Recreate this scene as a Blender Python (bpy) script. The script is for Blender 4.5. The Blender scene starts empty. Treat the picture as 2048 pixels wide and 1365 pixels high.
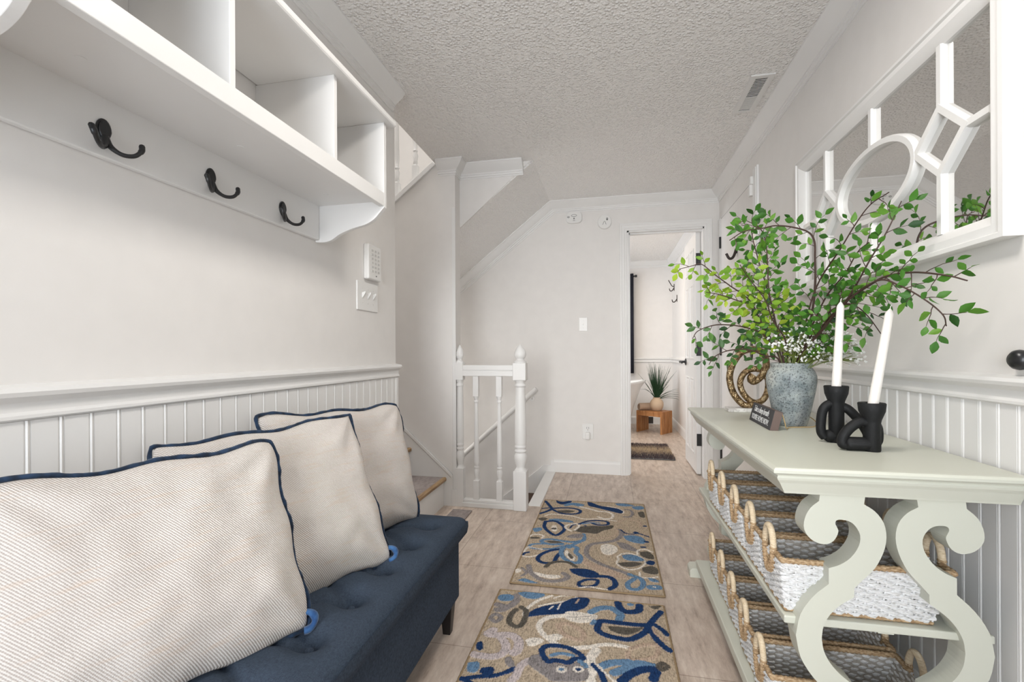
import bpy, bmesh, math, random, json
import numpy as np
from mathutils import Vector, Matrix, noise
from mathutils.geometry import tessellate_polygon
random.seed(7)
SC = bpy.context.scene
C = SC.collection
PI = math.pi

# ------------------------------------------------------------------ camera
cam_d = bpy.data.cameras.new('camera'); cam = bpy.data.objects.new('camera', cam_d); C.objects.link(cam)
FPX, YAW, ROLL = 929.0, .2069, -.00513
cam_d.sensor_width = 36; cam_d.lens = FPX / 2048 * 36; cam_d.shift_y = 23.25 / 2048; cam_d.clip_start = .02
Fv = Vector((-math.sin(YAW), math.cos(YAW), 0)); Rv = Vector((math.cos(YAW), math.sin(YAW), 0))
R2 = Rv * math.cos(ROLL) + Vector((0, 0, 1)) * math.sin(ROLL); U2 = R2.cross(Fv)
cam.matrix_world = Matrix(((R2.x, U2.x, -Fv.x, 0), (R2.y, U2.y, -Fv.y, 0), (R2.z, U2.z, -Fv.z, 1.025), (0, 0, 0, 1)))
SC.camera = cam

# ------------------------------------------------------------------ world, lights, exposure
SC.view_settings.view_transform = 'Standard'; SC.view_settings.look = 'None'
SC.view_settings.gamma = 1; SC.view_settings.use_curve_mapping = False
SC.view_settings.exposure = 0.28
W = bpy.data.worlds.new('World'); SC.world = W; W.use_nodes = True
W.node_tree.nodes['Background'].inputs[0].default_value = (.72, .84, 1, 1)
W.node_tree.nodes['Background'].inputs[1].default_value = 1.5

def area(name, loc, rot, sx, sy, power, col, spread=180):
    l = bpy.data.lights.new(name, 'AREA'); l.shape = 'RECTANGLE'; l.size = sx; l.size_y = sy
    l.energy = power; l.color = col; l.spread = math.radians(spread)
    o = bpy.data.objects.new(name, l); C.objects.link(o); o.location = loc; o.rotation_euler = rot
    return o
# daylight through the glazed entry door and side lights behind the camera
area('daylight_entry', (-.40, -1.66, 1.15), (math.radians(90), 0, 0), 1.05, 2.0, 30, (.80, .90, 1))
# narrow fill beam added to brighten the far end of the hall
area('hall_fill_beam', (-.40, -1.64, 1.25), (math.radians(86), 0, math.radians(-5)), 1.0, 1.7, 9, (1, .985, .96), 52)
# daylight in the bathroom from its window, and its ceiling lamp
area('daylight_bathroom', (-1.5, 5.5, 1.5), (math.radians(90), 0, math.radians(-90)), 1.4, 1.3, 20, (.94, .97, 1))
area('bathroom_lamp', (-.1, 5.3, 2.27), (0, 0, 0), .4, .4, 10, (1, .80, .58))
# upper stair hall daylight
area('daylight_stairwell', (-1.75, 2.75, 4.7), (0, 0, 0), 1.2, 1.0, 17, (1, .98, .95), 95)
# unseen fill light added to lift the dark wall of the descending stairs
area('lower_stair_fill', (-2.45, 3.52, .55), (math.radians(90), 0, math.radians(-90)), .5, .7, 9, (1, .97, .93))
# fill light added under the hall ceiling, just out of view
area('hall_fill', (.02, .95, 2.20), (0, 0, 0), .36, .36, 11.5, (1, .95, .89))

# ------------------------------------------------------------------ materials
def srgb(r, g, b):
    f = lambda c: (c / 255) / 12.92 if c / 255 <= .04045 else ((c / 255 + .055) / 1.055) ** 2.4
    return (f(r), f(g), f(b), 1)
class NT:
    def __init__(s, name, rough=.5, metal=0, spec=.5):
        s.m = bpy.data.materials.new(name); s.m.use_nodes = True; s.n = s.m.node_tree.nodes; s.l = s.m.node_tree.links
        s.b = s.n['Principled BSDF']; s.b.inputs['Roughness'].default_value = rough
        s.b.inputs['Metallic'].default_value = metal; s.b.inputs['Specular IOR Level'].default_value = spec
    def node(s, t, **kw):
        n = s.n.new(t)
        for k, v in kw.items():
            if k.startswith('i_'): n.inputs[k[2:].replace('_', ' ')].default_value = v
            else: setattr(n, k, v)
        return n
    def coord(s, scale=(1, 1, 1), rot=(0, 0, 0), kind='Object'):
        t = s.node('ShaderNodeTexCoord'); m = s.node('ShaderNodeMapping')
        m.inputs['Scale'].default_value = scale; m.inputs['Rotation'].default_value = rot
        s.l.new(t.outputs[kind], m.inputs['Vector']); return m.outputs[0]
    def ramp(s, fac, stops):
        r = s.node('ShaderNodeValToRGB'); e = r.color_ramp.elements
        while len(e) < len(stops): e.new(.5)
        for i, (p, c) in enumerate(stops): e[i].position = p; e[i].color = c
        s.l.new(fac, r.inputs[0]); return r.outputs[0]
    def mix(s, a, b, fac, mode='MIX'):
        m = s.node('ShaderNodeMix', data_type='RGBA', blend_type=mode)
        for sock, v in ((m.inputs[6], a), (m.inputs[7], b), (m.inputs[0], fac)):
            if hasattr(v, 'is_linked') or hasattr(v, 'links'): s.l.new(v, sock)
            else: sock.default_value = v
        return m.outputs[2]
    def color(s, c):
        if isinstance(c, tuple): s.b.inputs['Base Color'].default_value = c
        else: s.l.new(c, s.b.inputs['Base Color'])
    def bump(s, h, strength=.3, dist=.002):
        b = s.node('ShaderNodeBump'); b.inputs['Strength'].default_value = strength; b.inputs['Distance'].default_value = dist
        s.l.new(h, b.inputs['Height']); s.l.new(b.outputs[0], s.b.inputs['Normal'])
    def noise(s, vec, scale, detail=3, rough=.5):
        n = s.node('ShaderNodeTexNoise'); n.inputs['Scale'].default_value = scale; n.inputs['Detail'].default_value = detail
        n.inputs['Roughness'].default_value = rough; s.l.new(vec, n.inputs['Vector']); return n.outputs[0]
def plain(name, col, rough=.5, metal=0, spec=.5, bump=None):
    t = NT(name, rough, metal, spec)
    if bump:
        v = t.coord(); n = t.noise(v, bump[0], 4); t.bump(n, bump[1], bump[2])
        c2 = tuple(x * .93 for x in col[:3]) + (1,)
        t.color(t.mix(col, c2, t.noise(v, bump[0] * .2, 2)))
    else: t.color(col)
    return t.m

M = {}
M['wall'] = plain('wall_paint', (.83, .805, .78, 1), .75, spec=.25, bump=(60, .12, .002))
M['trim'] = plain('trim_paint', (.845, .835, .82, 1), .38, spec=.4, bump=(30, .05, .001))
M['plastic'] = plain('white_plastic', (.80, .79, .77, 1), .35)
M['mark'] = plain('dark_print', (.12, .12, .12, 1), .6)
M['grey_key'] = plain('grey_keys', (.60, .59, .57, 1), .5)
t = NT('popcorn_ceiling', .55, spec=.5); v = t.coord()
n1 = t.noise(v, 95, 2, .6); n2 = t.noise(v, 38, 2)
vo = t.node('ShaderNodeTexVoronoi'); vo.inputs['Scale'].default_value = 75; t.l.new(v, vo.inputs['Vector'])
r = t.ramp(vo.outputs[0], [(0, (1, 1, 1, 1)), (.55, (0, 0, 0, 1))])
mx = t.mix(r, n1, .5); mx = t.mix(mx, n2, .3)
t.color((.92, .90, .875, 1)); t.bump(mx, 1, .016); t.b.inputs['Roughness'].default_value = .42; t.b.inputs['Specular IOR Level'].default_value = .8; M['ceiling'] = t.m

def floor_mat():
    t = NT('travertine_vinyl_floor', .38, spec=.35)
    v = t.coord()
    br = t.node('ShaderNodeTexBrick'); mp = t.node('ShaderNodeMapping')
    mp.inputs['Rotation'].default_value = (0, 0, PI / 2); mp.inputs['Location'].default_value = (-.25, .30, 0)
    t.l.new(v, mp.inputs['Vector']); t.l.new(mp.outputs[0], br.inputs['Vector'])
    br.inputs['Scale'].default_value = 1; br.inputs['Brick Width'].default_value = .6; br.inputs['Row Height'].default_value = .457
    br.inputs['Mortar Size'].default_value = .0013; br.offset = .42; br.inputs['Mortar Smooth'].default_value = 0
    br.inputs['Color1'].default_value = (1, 1, 1, 1); br.inputs['Color2'].default_value = (.95, .945, .94, 1); br.inputs['Mortar'].default_value = (.50, .46, .42, 1)
    ms = t.node('ShaderNodeMapping'); ms.inputs['Scale'].default_value = (1, .22, 1); ms.inputs['Rotation'].default_value = (0, 0, .1)
    t.l.new(v, ms.inputs['Vector'])
    a = t.noise(ms.outputs[0], 26, 8, .72); b = t.noise(ms.outputs[0], 5, 3, .6); c = t.noise(ms.outputs[0], 90, 4, .7)
    col = t.ramp(a, [(.32, srgb(158, 140, 126)), (.45, srgb(196, 178, 164)), (.58, srgb(216, 200, 186)), (.72, srgb(234, 222, 210))])
    col = t.mix(col, srgb(176, 162, 150), t.ramp(b, [(.35, (0, 0, 0, 1)), (.75, (.5, .5, .5, 1))]))
    pit = t.ramp(c, [(.30, (.78, .76, .74, 1)), (.42, (1, 1, 1, 1))])
    col = t.mix(col, pit, .7, 'MULTIPLY'); col = t.mix(col, br.outputs[0], 1.0, 'MULTIPLY')
    t.color(col); t.bump(a, .12, .001); return t.m
M['floor'] = floor_mat()
M['black'] = plain('black_iron', srgb(22, 23, 26), .32, spec=.6)
M['matte_black'] = plain('matte_black_clay', srgb(17, 18, 20), .62, spec=.35, bump=(90, .6, .002))
M['bronze'] = plain('dark_bronze', srgb(52, 42, 38), .4, metal=.3)
M['cream'] = plain('cream_console_paint', srgb(208, 209, 196), .36, spec=.45, bump=(14, .08, .001))
t = NT('cut_edge_wood', .6); v = t.coord((1, 1, 1)); M['cream_edge'] = plain('worn_cream_edge', srgb(196, 186, 168), .6, bump=(40, .3, .001))
M['cream_edge'] = M['cream']
def mirror_mat():
    t = NT('mirror_glass', .02, 1.0); t.color((.78, .775, .76, 1)); return t.m
M['mirror'] = mirror_mat()
M['candle'] = plain('white_wax', srgb(236, 232, 226), .35)
M['candle'].node_tree.nodes['Principled BSDF'].inputs['Subsurface Weight'].default_value = .15
M['candle'].node_tree.nodes['Principled BSDF'].inputs['Subsurface Radius'].default_value = (.02, .015, .01)
def linen():
    t = NT('navy_linen', .9, spec=.15); v = t.coord()
    a = t.noise(t.coord((1, 8, 1)), 160, 3); b = t.noise(t.coord((8, 1, 1)), 160, 3); c = t.noise(v, 7, 3)
    m = t.mix(a, b, .5)
    col = t.ramp(m, [(.3, srgb(40, 48, 60)), (.7, srgb(72, 83, 98))])
    t.color(t.mix(col, srgb(66, 80, 96), t.ramp(c, [(.5, (0, 0, 0, 1)), (.8, (.3, .3, .3, 1))])))
    t.bump(m, .4, .001); return t.m
M['navy'] = linen()
def pillow_mat():
    t = NT('cream_twill', .95, spec=.1)
    v = t.coord((1, 1, 0), (0, 0, math.radians(52)))
    w = t.node('ShaderNodeTexWave', wave_type='BANDS', bands_direction='Y'); w.inputs['Scale'].default_value = 84
    w.inputs['Distortion'].default_value = 1.2; w.inputs['Detail'].default_value = 1; w.inputs['Detail Scale'].default_value = 3
    t.l.new(v, w.inputs['Vector'])
    k = t.node('ShaderNodeTexWave', wave_type='BANDS', bands_direction='X'); k.inputs['Scale'].default_value = 95
    k.inputs['Distortion'].default_value = 2; t.l.new(v, k.inputs['Vector'])
    m = t.mix(w.outputs[0], k.outputs[0], .22)
    col = t.ramp(m, [(.1, srgb(176, 166, 159)), (.42, srgb(203, 195, 189)), (.8, srgb(220, 215, 210))])
    sl = t.noise(t.coord((1.5, 14, 1), (0, 0, math.radians(-18))), 9, 4)
    col = t.mix(col, srgb(205, 180, 158), t.ramp(sl, [(.55, (0, 0, 0, 1)), (.8, (.5, .5, .5, 1))]))
    t.color(col); t.bump(m, .55, .002); return t.m
M['twill'] = pillow_mat()
def velvet(name, a, b):
    t = NT(name, .8, spec=.2); v = t.coord(); n = t.noise(v, 60, 3)
    t.color(t.ramp(n, [(.35, a), (.7, b)])); t.b.inputs['Sheen Weight'].default_value = .25
    return t.m
M['piping'] = velvet('navy_velvet_piping', srgb(18, 30, 46), srgb(38, 60, 88))
M['piping_blue'] = velvet('blue_velvet_loop', srgb(36, 70, 116), srgb(66, 108, 156))
def rug_mat():
    t = NT('woven_rug', .95, spec=.1)
    at = t.node('ShaderNodeAttribute', attribute_name='Pattern')
    v = t.coord((1, .16, 1)); a = t.noise(v, 260, 3, .65); g = t.noise(t.coord((1, .6, 1)), 190, 2, .7)
    m = t.mix(a, g, .5)
    sh = t.ramp(m, [(.38, (.46, .45, .44, 1)), (.5, (.98, .98, .98, 1)), (.62, (1.3, 1.28, 1.25, 1))])
    t.color(t.mix(at.outputs[0], sh, .85, 'MULTIPLY')); t.bump(m, .9, .003); return t.m
M['rug'] = rug_mat()
M['rug_edge'] = plain('rug_binding', srgb(150, 128, 98), .9, bump=(200, .5, .001))
def wicker(name, a, b, c):
    t = NT(name, .75, spec=.25); n = t.noise(t.coord((1, 1, 3)), 110, 3)
    t.color(t.ramp(n, [(.3, a), (.5, b), (.7, c)])); t.bump(n, .6, .002); return t.m
M['wick_w'] = wicker('white_paper_wicker', srgb(196, 194, 190), srgb(226, 226, 226), srgb(240, 240, 240))
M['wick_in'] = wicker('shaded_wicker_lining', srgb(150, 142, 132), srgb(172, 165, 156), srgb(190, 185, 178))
M['wick_b'] = wicker('brown_rope', srgb(132, 104, 76), srgb(176, 148, 114), srgb(204, 180, 148))
M['rattan'] = wicker('pale_rattan', srgb(200, 176, 142), srgb(219, 200, 170), srgb(230, 214, 188))
def vase_mat():
    t = NT('weathered_glaze', .45, spec=.5); v = t.coord()
    a = t.noise(v, 9, 4, .65); b = t.noise(v, 160, 3, .7); c = t.noise(t.coord((1, 1, .5)), 6, 2)
    col = t.ramp(a, [(.36, srgb(112, 123, 126)), (.5, srgb(150, 158, 158)), (.64, srgb(182, 184, 178))])
    col = t.mix(col, srgb(58, 68, 84), t.ramp(c, [(.56, (0, 0, 0, 1)), (.70, (.8, .8, .8, 1))]))
    col = t.mix(col, srgb(52, 56, 60), t.ramp(b, [(.52, (0, 0, 0, 1)), (.62, (.8, .8, .8, 1))]))
    t.color(col); t.bump(b, .3, .002); return t.m
M['vase'] = vase_mat()
M['stonevase'] = plain('sand_stone_vase', srgb(208, 184, 158), .7, bump=(30, .5, .004))
M['towel'] = plain('beige_towel', srgb(200, 172, 148), .95, bump=(200, .9, .004))
def gold_mat():
    t = NT('hammered_brass', .38, .9); v = t.coord()
    vo = t.node('ShaderNodeTexVoronoi'); vo.inputs['Scale'].default_value = 190; t.l.new(v, vo.inputs['Vector'])
    n = t.noise(v, 60, 3)
    t.color(t.ramp(n, [(.35, srgb(96, 78, 56)), (.52, srgb(152, 128, 94)), (.7, srgb(206, 188, 154))]))
    t.bump(vo.outputs[0], .8, .003); return t.m
M['gold'] = gold_mat()
def marble():
    t = NT('white_marble', .3); n = t.noise(t.coord(), 18, 6, .7)
    t.color(t.ramp(n, [(.4, srgb(190, 186, 182)), (.5, srgb(232, 230, 226)), (.7, srgb(240, 238, 235))])); return t.m
M['marble'] = marble()
M['slate'] = plain('charcoal_sign_paint', srgb(64, 63, 66), .8, bump=(80, .3, .001))
M['slate_edge'] = plain('sign_edge_wood', srgb(108, 92, 86), .8, bump=(80, .4, .001))
M['letter'] = plain('white_lettering', srgb(226, 226, 226), .7)
M['twine'] = plain('jute_twine', srgb(188, 160, 112), .9, bump=(300, .6, .001))
def wood(name, a, b, c, sc=(1, 1, .15), s=30):
    t = NT(name, .5); n = t.noise(t.coord(sc), s, 5, .65); t.color(t.ramp(n, [(.3, a), (.5, b), (.7, c)])); t.bump(n, .1, .001); return t.m
M['teak'] = wood('teak', srgb(140, 88, 48), srgb(176, 120, 72), srgb(198, 146, 96))
M['nosing'] = wood('stair_nosing_wood', srgb(120, 92, 64), srgb(158, 128, 92), srgb(184, 156, 118), (1, .15, 1))
M['tread'] = wood('grey_tread', srgb(118, 108, 106), srgb(140, 130, 127), srgb(156, 146, 142), (1, .4, 1), 60)
M['carpet'] = plain('brown_carpet', srgb(96, 76, 64), .98, bump=(300, 1, .006))
M['leg'] = plain('espresso_leg', srgb(28, 24, 24), .4)
def leaf_mat(name, a, b, c):
    t = NT(name, .45, spec=.35)
    oi = t.node('ShaderNodeAttribute', attribute_name='Tint'); t.color(t.ramp(oi.outputs['Fac'], [(0, a), (.5, b), (1, c)]))
    t.b.inputs['Subsurface Weight'].default_value = 0
    tr = t.node('ShaderNodeBsdfTranslucent'); ad = t.node('ShaderNodeMixShader'); ad.inputs[0].default_value = .28
    t.l.new(t.b.inputs['Base Color'].links[0].from_socket, tr.inputs['Color'])
    out = t.n['Material Output']; t.l.new(t.b.outputs[0], ad.inputs[1]); t.l.new(tr.outputs[0], ad.inputs[2]); t.l.new(ad.outputs[0], out.inputs[0])
    return t.m
M['leaf'] = leaf_mat('green_leaf', srgb(38, 76, 32), srgb(70, 124, 42), srgb(112, 158, 54))
M['leaf_y'] = leaf_mat('lime_leaf', srgb(78, 130, 44), srgb(128, 166, 48), srgb(170, 190, 62))
M['leaf_d'] = leaf_mat('dark_leaf', srgb(38, 66, 42), srgb(64, 102, 52), srgb(100, 146, 62))
M['stem'] = plain('brown_stem', srgb(66, 46, 38), .6)
M['gstem'] = plain('green_stem', srgb(112, 126, 58), .6)
M['blossom'] = plain('white_blossom', srgb(238, 238, 236), .7)
M['grass'] = plain('dark_grass', srgb(36, 66, 40), .55)
M['tub'] = plain('white_acrylic', (.82, .82, .81, 1), .12)
M['curtain'] = plain('black_curtain', srgb(24, 25, 38), .9, bump=(200, .4, .001))
M['lampglass'] = plain('lamp_glass', (.85, .84, .82, 1), .3)
M['vent_dark'] = plain('duct_dark', (.03, .03, .03, 1), .8)
M['seam'] = plain('dark_gap', srgb(96, 88, 82), .9)
def glass_mat():
    t = NT('window_glass', .02); out = t.n['Material Output']
    tr = t.node('ShaderNodeBsdfTransparent'); gl = t.node('ShaderNodeBsdfGlossy'); gl.inputs['Roughness'].default_value = .02
    mi = t.node('ShaderNodeMixShader'); mi.inputs[0].default_value = .07
    t.l.new(tr.outputs[0], mi.inputs[1]); t.l.new(gl.outputs[0], mi.inputs[2]); t.l.new(mi.outputs[0], out.inputs[0]); return t.m
M['glass'] = glass_mat()

# ------------------------------------------------------------------ mesh tools
class MB:
    def __init__(s): s.v = []; s.f = []; s.mi = []
    def add(s, vs, fs, m=0):
        o = len(s.v); s.v += [tuple(map(float, p)) for p in vs]; s.f += [tuple(i + o for i in f) for f in fs]; s.mi += [m] * len(fs); return s
    def box(s, a, b, m=0):
        x0, y0, z0 = a; x1, y1, z1 = b
        if x1 < x0: x0, x1 = x1, x0
        if y1 < y0: y0, y1 = y1, y0
        if z1 < z0: z0, z1 = z1, z0
        return s.add([(x0, y0, z0), (x1, y0, z0), (x1, y1, z0), (x0, y1, z0), (x0, y0, z1), (x1, y0, z1), (x1, y1, z1), (x0, y1, z1)],
                     [(0, 3, 2, 1), (4, 5, 6, 7), (0, 1, 5, 4), (1, 2, 6, 5), (2, 3, 7, 6), (3, 0, 4, 7)], m)
    def prism(s, poly, axis, a, b, m=0):
        n = len(poly)
        def mk(p, w):
            return {'x': (w, p[0], p[1]), 'y': (p[0], w, p[1]), 'z': (p[0], p[1], w)}[axis]
        vs = [mk(p, a) for p in poly] + [mk(p, b) for p in poly]
        fs = [tuple(range(n)), tuple(range(2 * n - 1, n - 1, -1))] + [(i, n + i, n + (i + 1) % n, (i + 1) % n) for i in range(n)]
        return s.add(vs, fs, m)
    def lathe(s, prof, c=(0, 0, 0), seg=32, m=0, cap=True):
        vs = []; fs = []
        for r, z in prof:
            for i in range(seg):
                a = 2 * PI * i / seg; vs.append((c[0] + r * math.cos(a), c[1] + r * math.sin(a), c[2] + z))
        for j in range(len(prof) - 1):
            for i in range(seg):
                k = (i + 1) % seg; fs.append((j * seg + i, j * seg + k, (j + 1) * seg + k, (j + 1) * seg + i))
        if cap:
            fs.append(tuple(range(seg - 1, -1, -1))); fs.append(tuple((len(prof) - 1) * seg + i for i in range(seg)))
        return s.add(vs, fs, m)
    def tube(s, pts, r, seg=8, closed=False, m=0, flat=1.0, up=None):
        P = [Vector(p) for p in pts]; n = len(P); rs = r if isinstance(r, (list, tuple)) else [r] * n
        T = []
        for i in range(n):
            a = P[(i - 1) % n] if (closed or i > 0) else P[i]; b = P[(i + 1) % n] if (closed or i < n - 1) else P[i]
            d = b - a; T.append(d.normalized() if d.length > 1e-9 else Vector((0, 0, 1)))
        u = Vector(up) if up else (Vector((0, 0, 1)) if abs(T[0].z) < .9 else Vector((1, 0, 0)))
        u = (u - T[0] * u.dot(T[0])).normalized(); vs = []
        for i in range(n):
            if up: u = Vector(up)
            u = (u - T[i] * u.dot(T[i]))
            u = u.normalized() if u.length > 1e-6 else Vector((0, 1, 0)); w = T[i].cross(u)
            for k in range(seg):
                a = 2 * PI * k / seg; vs.append(P[i] + (u * math.cos(a) * flat + w * math.sin(a)) * rs[i])
        fs = []
        for i in range(n if closed else n - 1):
            j = (i + 1) % n
            for k in range(seg):
                l = (k + 1) % seg; fs.append((i * seg + k, i * seg + l, j * seg + l, j * seg + k))
        if not closed: fs.append(tuple(range(seg - 1, -1, -1))); fs.append(tuple((n - 1) * seg + k for k in range(seg)))
        return s.add(vs, fs, m)
    def sweep(s, path, prof, mp, closed=False, m=0):
        """mitred sweep: path 2D, prof list of (inplane offset to the left, out of plane), mp(u,v,w)->xyz"""
        n = len(path); P = [Vector(p) for p in path]; rows = []
        for i in range(n):
            d0 = (P[i] - P[i - 1]).normalized() if (i > 0 or closed) else None
            d1 = (P[(i + 1) % n] - P[i]).normalized() if (i < n - 1 or closed) else None
            if d0 is None: d0 = d1
            if d1 is None: d1 = d0
            n0 = Vector((-d0.y, d0.x)); n1 = Vector((-d1.y, d1.x)); b = (n0 + n1); b = b / max(b.dot(n0), .2)
            rows.append([mp(P[i].x + b.x * o, P[i].y + b.y * o, w) for o, w in prof])
        k = len(prof); vs = [p for r in rows for p in r]; fs = []
        for i in range(n if closed else n - 1):
            j = (i + 1) % n
            for a in range(k): fs.append((i * k + a, i * k + (a + 1) % k, j * k + (a + 1) % k, j * k + a))
        if not closed: fs += [tuple(range(k)), tuple((n - 1) * k + a for a in range(k - 1, -1, -1))]
        return s.add(vs, fs, m)
ORG = {}
def worg(o):
    p = Vector((0, 0, 0))
    while o is not None: p += ORG.get(o.name, Vector((0, 0, 0))); o = o.parent
    return p
def obj(name, mb, mat, parent=None, bev=0, smooth=None, local=False, sub=0, bseg=2):
    me = bpy.data.meshes.new(name)
    off = worg(parent) if (parent is not None and not local) else Vector((0, 0, 0))
    me.from_pydata([(p[0] - off.x, p[1] - off.y, p[2] - off.z) for p in mb.v], [], mb.f)
    mats = mat if isinstance(mat, (list, tuple)) else [mat]
    for m in mats: me.materials.append(m)
    if len(mats) > 1: me.polygons.foreach_set('material_index', mb.mi)
    bm = bmesh.new(); bm.from_mesh(me); bmesh.ops.recalc_face_normals(bm, faces=bm.faces); bm.to_mesh(me); bm.free()
    if smooth is not None:
        me.polygons.foreach_set('use_smooth', [True] * len(me.polygons))
        if smooth < 179: me.set_sharp_from_angle(angle=math.radians(smooth))
    o = bpy.data.objects.new(name, me); C.objects.link(o)
    if parent is not None: o.parent = parent
    if bev:
        b = o.modifiers.new('bevel', 'BEVEL'); b.width = bev; b.segments = bseg; b.limit_method = 'ANGLE'; b.angle_limit = math.radians(35)
        b.harden_normals = False
    if sub:
        u = o.modifiers.new('sub', 'SUBSURF'); u.levels = sub; u.render_levels = sub
    return o
def tag(o, label, cat, group=None, kind=None):
    o['label'] = label; o['category'] = cat
    if group: o['group'] = group
    if kind: o['kind'] = kind
    return o
def thing(name, label, cat, loc=(0, 0, 0), rotz=0, group=None):
    o = bpy.data.objects.new(name, None); C.objects.link(o); o.location = loc; o.rotation_euler = (0, 0, rotz)
    o.empty_display_size = .05; ORG[o.name] = Vector(loc); return tag(o, label, cat, group)
def struct(name, mb, mat, parent=None, **kw):
    o = obj(name, mb, mat, parent, **kw)
    if parent is None: o['kind'] = 'structure'
    return o
def dup(root, loc, rotz=None, label=None, scale=None):
    r = root.copy(); C.objects.link(r); r.location = loc; ORG[r.name] = Vector(loc)
    if rotz is not None: r.rotation_euler = (0, 0, rotz)
    if label: r['label'] = label
    if scale: r.scale = scale
    for ch in list(root.children):
        c = ch.copy(); C.objects.link(c); c.parent = r
        for g in list(ch.children):
            d = g.copy(); C.objects.link(d); d.parent = c
    return r
def smooth_path(pts, k=6, closed=False):
    P = [Vector(p) for p in pts]; n = len(P); out = []
    for i in range(n if closed else n - 1):
        a = P[(i - 1) % n] if (closed or i > 0) else P[0] * 2 - P[1]
        b = P[i]; c = P[(i + 1) % n]; d = P[(i + 2) % n] if (closed or i < n - 2) else P[-1] * 2 - P[-2]
        for j in range(k):
            t = j / k; out.append(.5 * ((2 * b) + (c - a) * t + (2 * a - 5 * b + 4 * c - d) * t * t + (3 * b - a - 3 * c + d) * t ** 3))
    if not closed: out.append(P[-1])
    return out

# ------------------------------------------------------------------ the setting
XL, XR, YF, CZ = -1.045, .865, 3.978, 2.31
YB = -1.6; BY = 6.86; BX0 = -1.7
b = MB(); b.box((-1.155, YB - .1, -.05), (XR, 3.02, 0)); b.box((-.54, 3.02, -.05), (XR, YF + .11, 0)); b.box((BX0, YF + .11, -.05), (XR, BY, 0)); b.box((-2.5, 2.15, -.05), (-1.155, 3.02, 0))
struct('floor', b, M['floor'])
b = MB(); b.box((-1.15, YB - .1, CZ), (XR, 2.97, CZ + .2)); b.box((-1.008, 2.97, CZ), (XR, YF + .11, CZ + .2)); b.box((BX0, YF + .11, CZ), (XR, BY, CZ + .2))
b.box((-2.7, 2.0, 4.8), (XR, YF + .1, 4.9))
struct('ceiling', b, M['ceiling'])
# sloped underside of the upper flight
SL = .793
b = MB(); b.prism([(-.49, CZ), (-2.5, CZ - SL * 2.01), (-2.5, CZ - SL * 2.01 + .12), (-.49, CZ + .12)], 'y', 3.075, YF)
struct('ceiling_slope', b, M['ceiling'])
b = MB(); b.box((-1.155, YB, -.02), (XL, 2.15, CZ + .02)); b.box((-2.6, 2.04, -.02), (-1.155, 2.15, 4.85)); b.box((-1.155, 2.04, CZ), (XL - .02, 2.15, 4.85))
struct('wall_left', b, M['wall'])
b = MB(); b.box((XR, YB - .1, -.02), (XR + .1, BY + .1, CZ + .1)); b.box((-.99, YF, CZ + .2), (-.9, YF + .1, 4.85)); b.box((-.95, 2.0, CZ + .2), (-.85, YF + .1, 4.85))
struct('wall_right', b, M['wall'])
b = MB(); b.box((-2.6, YF, -1.6), (.145, YF + .11, 4.85)); b.box((.145, YF, 2.035), (.75, YF + .11, CZ)); b.box((.75, YF, 0), (XR, YF + .11, CZ))
struct('wall_far', b, M['wall'])
b = MB(); b.prism([(-1.008, -1.6), (-1.008, CZ), (-1.155, CZ), (-2.6, CZ - .785 * 1.445), (-2.6, -1.6)], 'y', 2.97, 3.072)
struct('wall_stair', b, M['wall'])
b = MB(); b.prism([(-1.008, CZ + .02), (-1.008, CZ - .42), (-.49, CZ + .02)], 'y', 3.07, 3.085)
struct('wall_stair_return', b, M['wall'])
b = MB(); b.box((-2.7, 2.0, -1.6), (-2.6, YF + .1, 4.85)); struct('wall_stair_end', b, M['wall'])
b = MB(); b.box((-.54, 3.02, -1.6), (-.5, YF, -.05)); b.box((-2.6, 2.98, -1.6), (-.5, 3.02, -.05)); struct('wall_stairwell', b, M['wall'])
# wall behind the camera with a glazed entry
b = MB(); b.box((-1.155, YB - .1, -.02), (-.95, YB, CZ)); b.box((.15, YB - .1, -.02), (XR, YB, CZ)); b.box((-.95, YB - .1, 2.12), (.15, YB, CZ)); b.box((-.95, YB - .1, -.02), (.15, YB, .12))
struct('wall_back', b, M['wall'])
w = MB()
for x in (-.95, -.425, .10): w.box((x, YB - .05, .12), (x + .05, YB - .01, 2.12))
w.box((-.95, YB - .05, .12), (.15, YB - .01, .20)); w.box((-.95, YB - .05, 2.05), (.15, YB - .01, 2.12)); w.box((-.95, YB - .05, 1.0), (.15, YB - .01, 1.04))
wf = struct('window_1', w, M['trim'], bev=.003)
g = MB(); g.box((-.95, YB - .032, .12), (.15, YB - .028, 2.12)); obj('pane', g, M['glass'], wf)
# bathroom shell
b = MB(); b.box((BX0 - .1, BY, -.02), (XR + .1, BY + .1, CZ + .1)); struct('wall_bathroom_far', b, M['wall'])
b = MB(); b.box((BX0 - .1, YF + .11, -.02), (BX0, BY, .8)); b.box((BX0 - .1, YF + .11, 2.1), (BX0, BY, CZ)); b.box((BX0 - .1, YF + .11, .8), (BX0, 4.75, 2.1)); b.box((BX0 - .1, 6.3, .8), (BX0, BY, 2.1))
struct('wall_bathroom_left', b, M['wall'])
w = MB(); w.box((BX0 - .07, 4.75, .8), (BX0 - .03, 4.80, 2.1)); w.box((BX0 - .07, 6.25, .8), (BX0 - .03, 6.3, 2.1)); w.box((BX0 - .07, 4.75, .8), (BX0 - .03, 6.3, .85)); w.box((BX0 - .07, 4.75, 2.05), (BX0 - .03, 6.3, 2.1)); w.box((BX0 - .07, 5.5, .8), (BX0 - .03, 5.54, 2.1))
wf = struct('window_2', w, M['trim']); g = MB(); g.box((BX0 - .052, 4.78, .82), (BX0 - .048, 6.27, 2.08)); obj('pane', g, M['glass'], wf)

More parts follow.
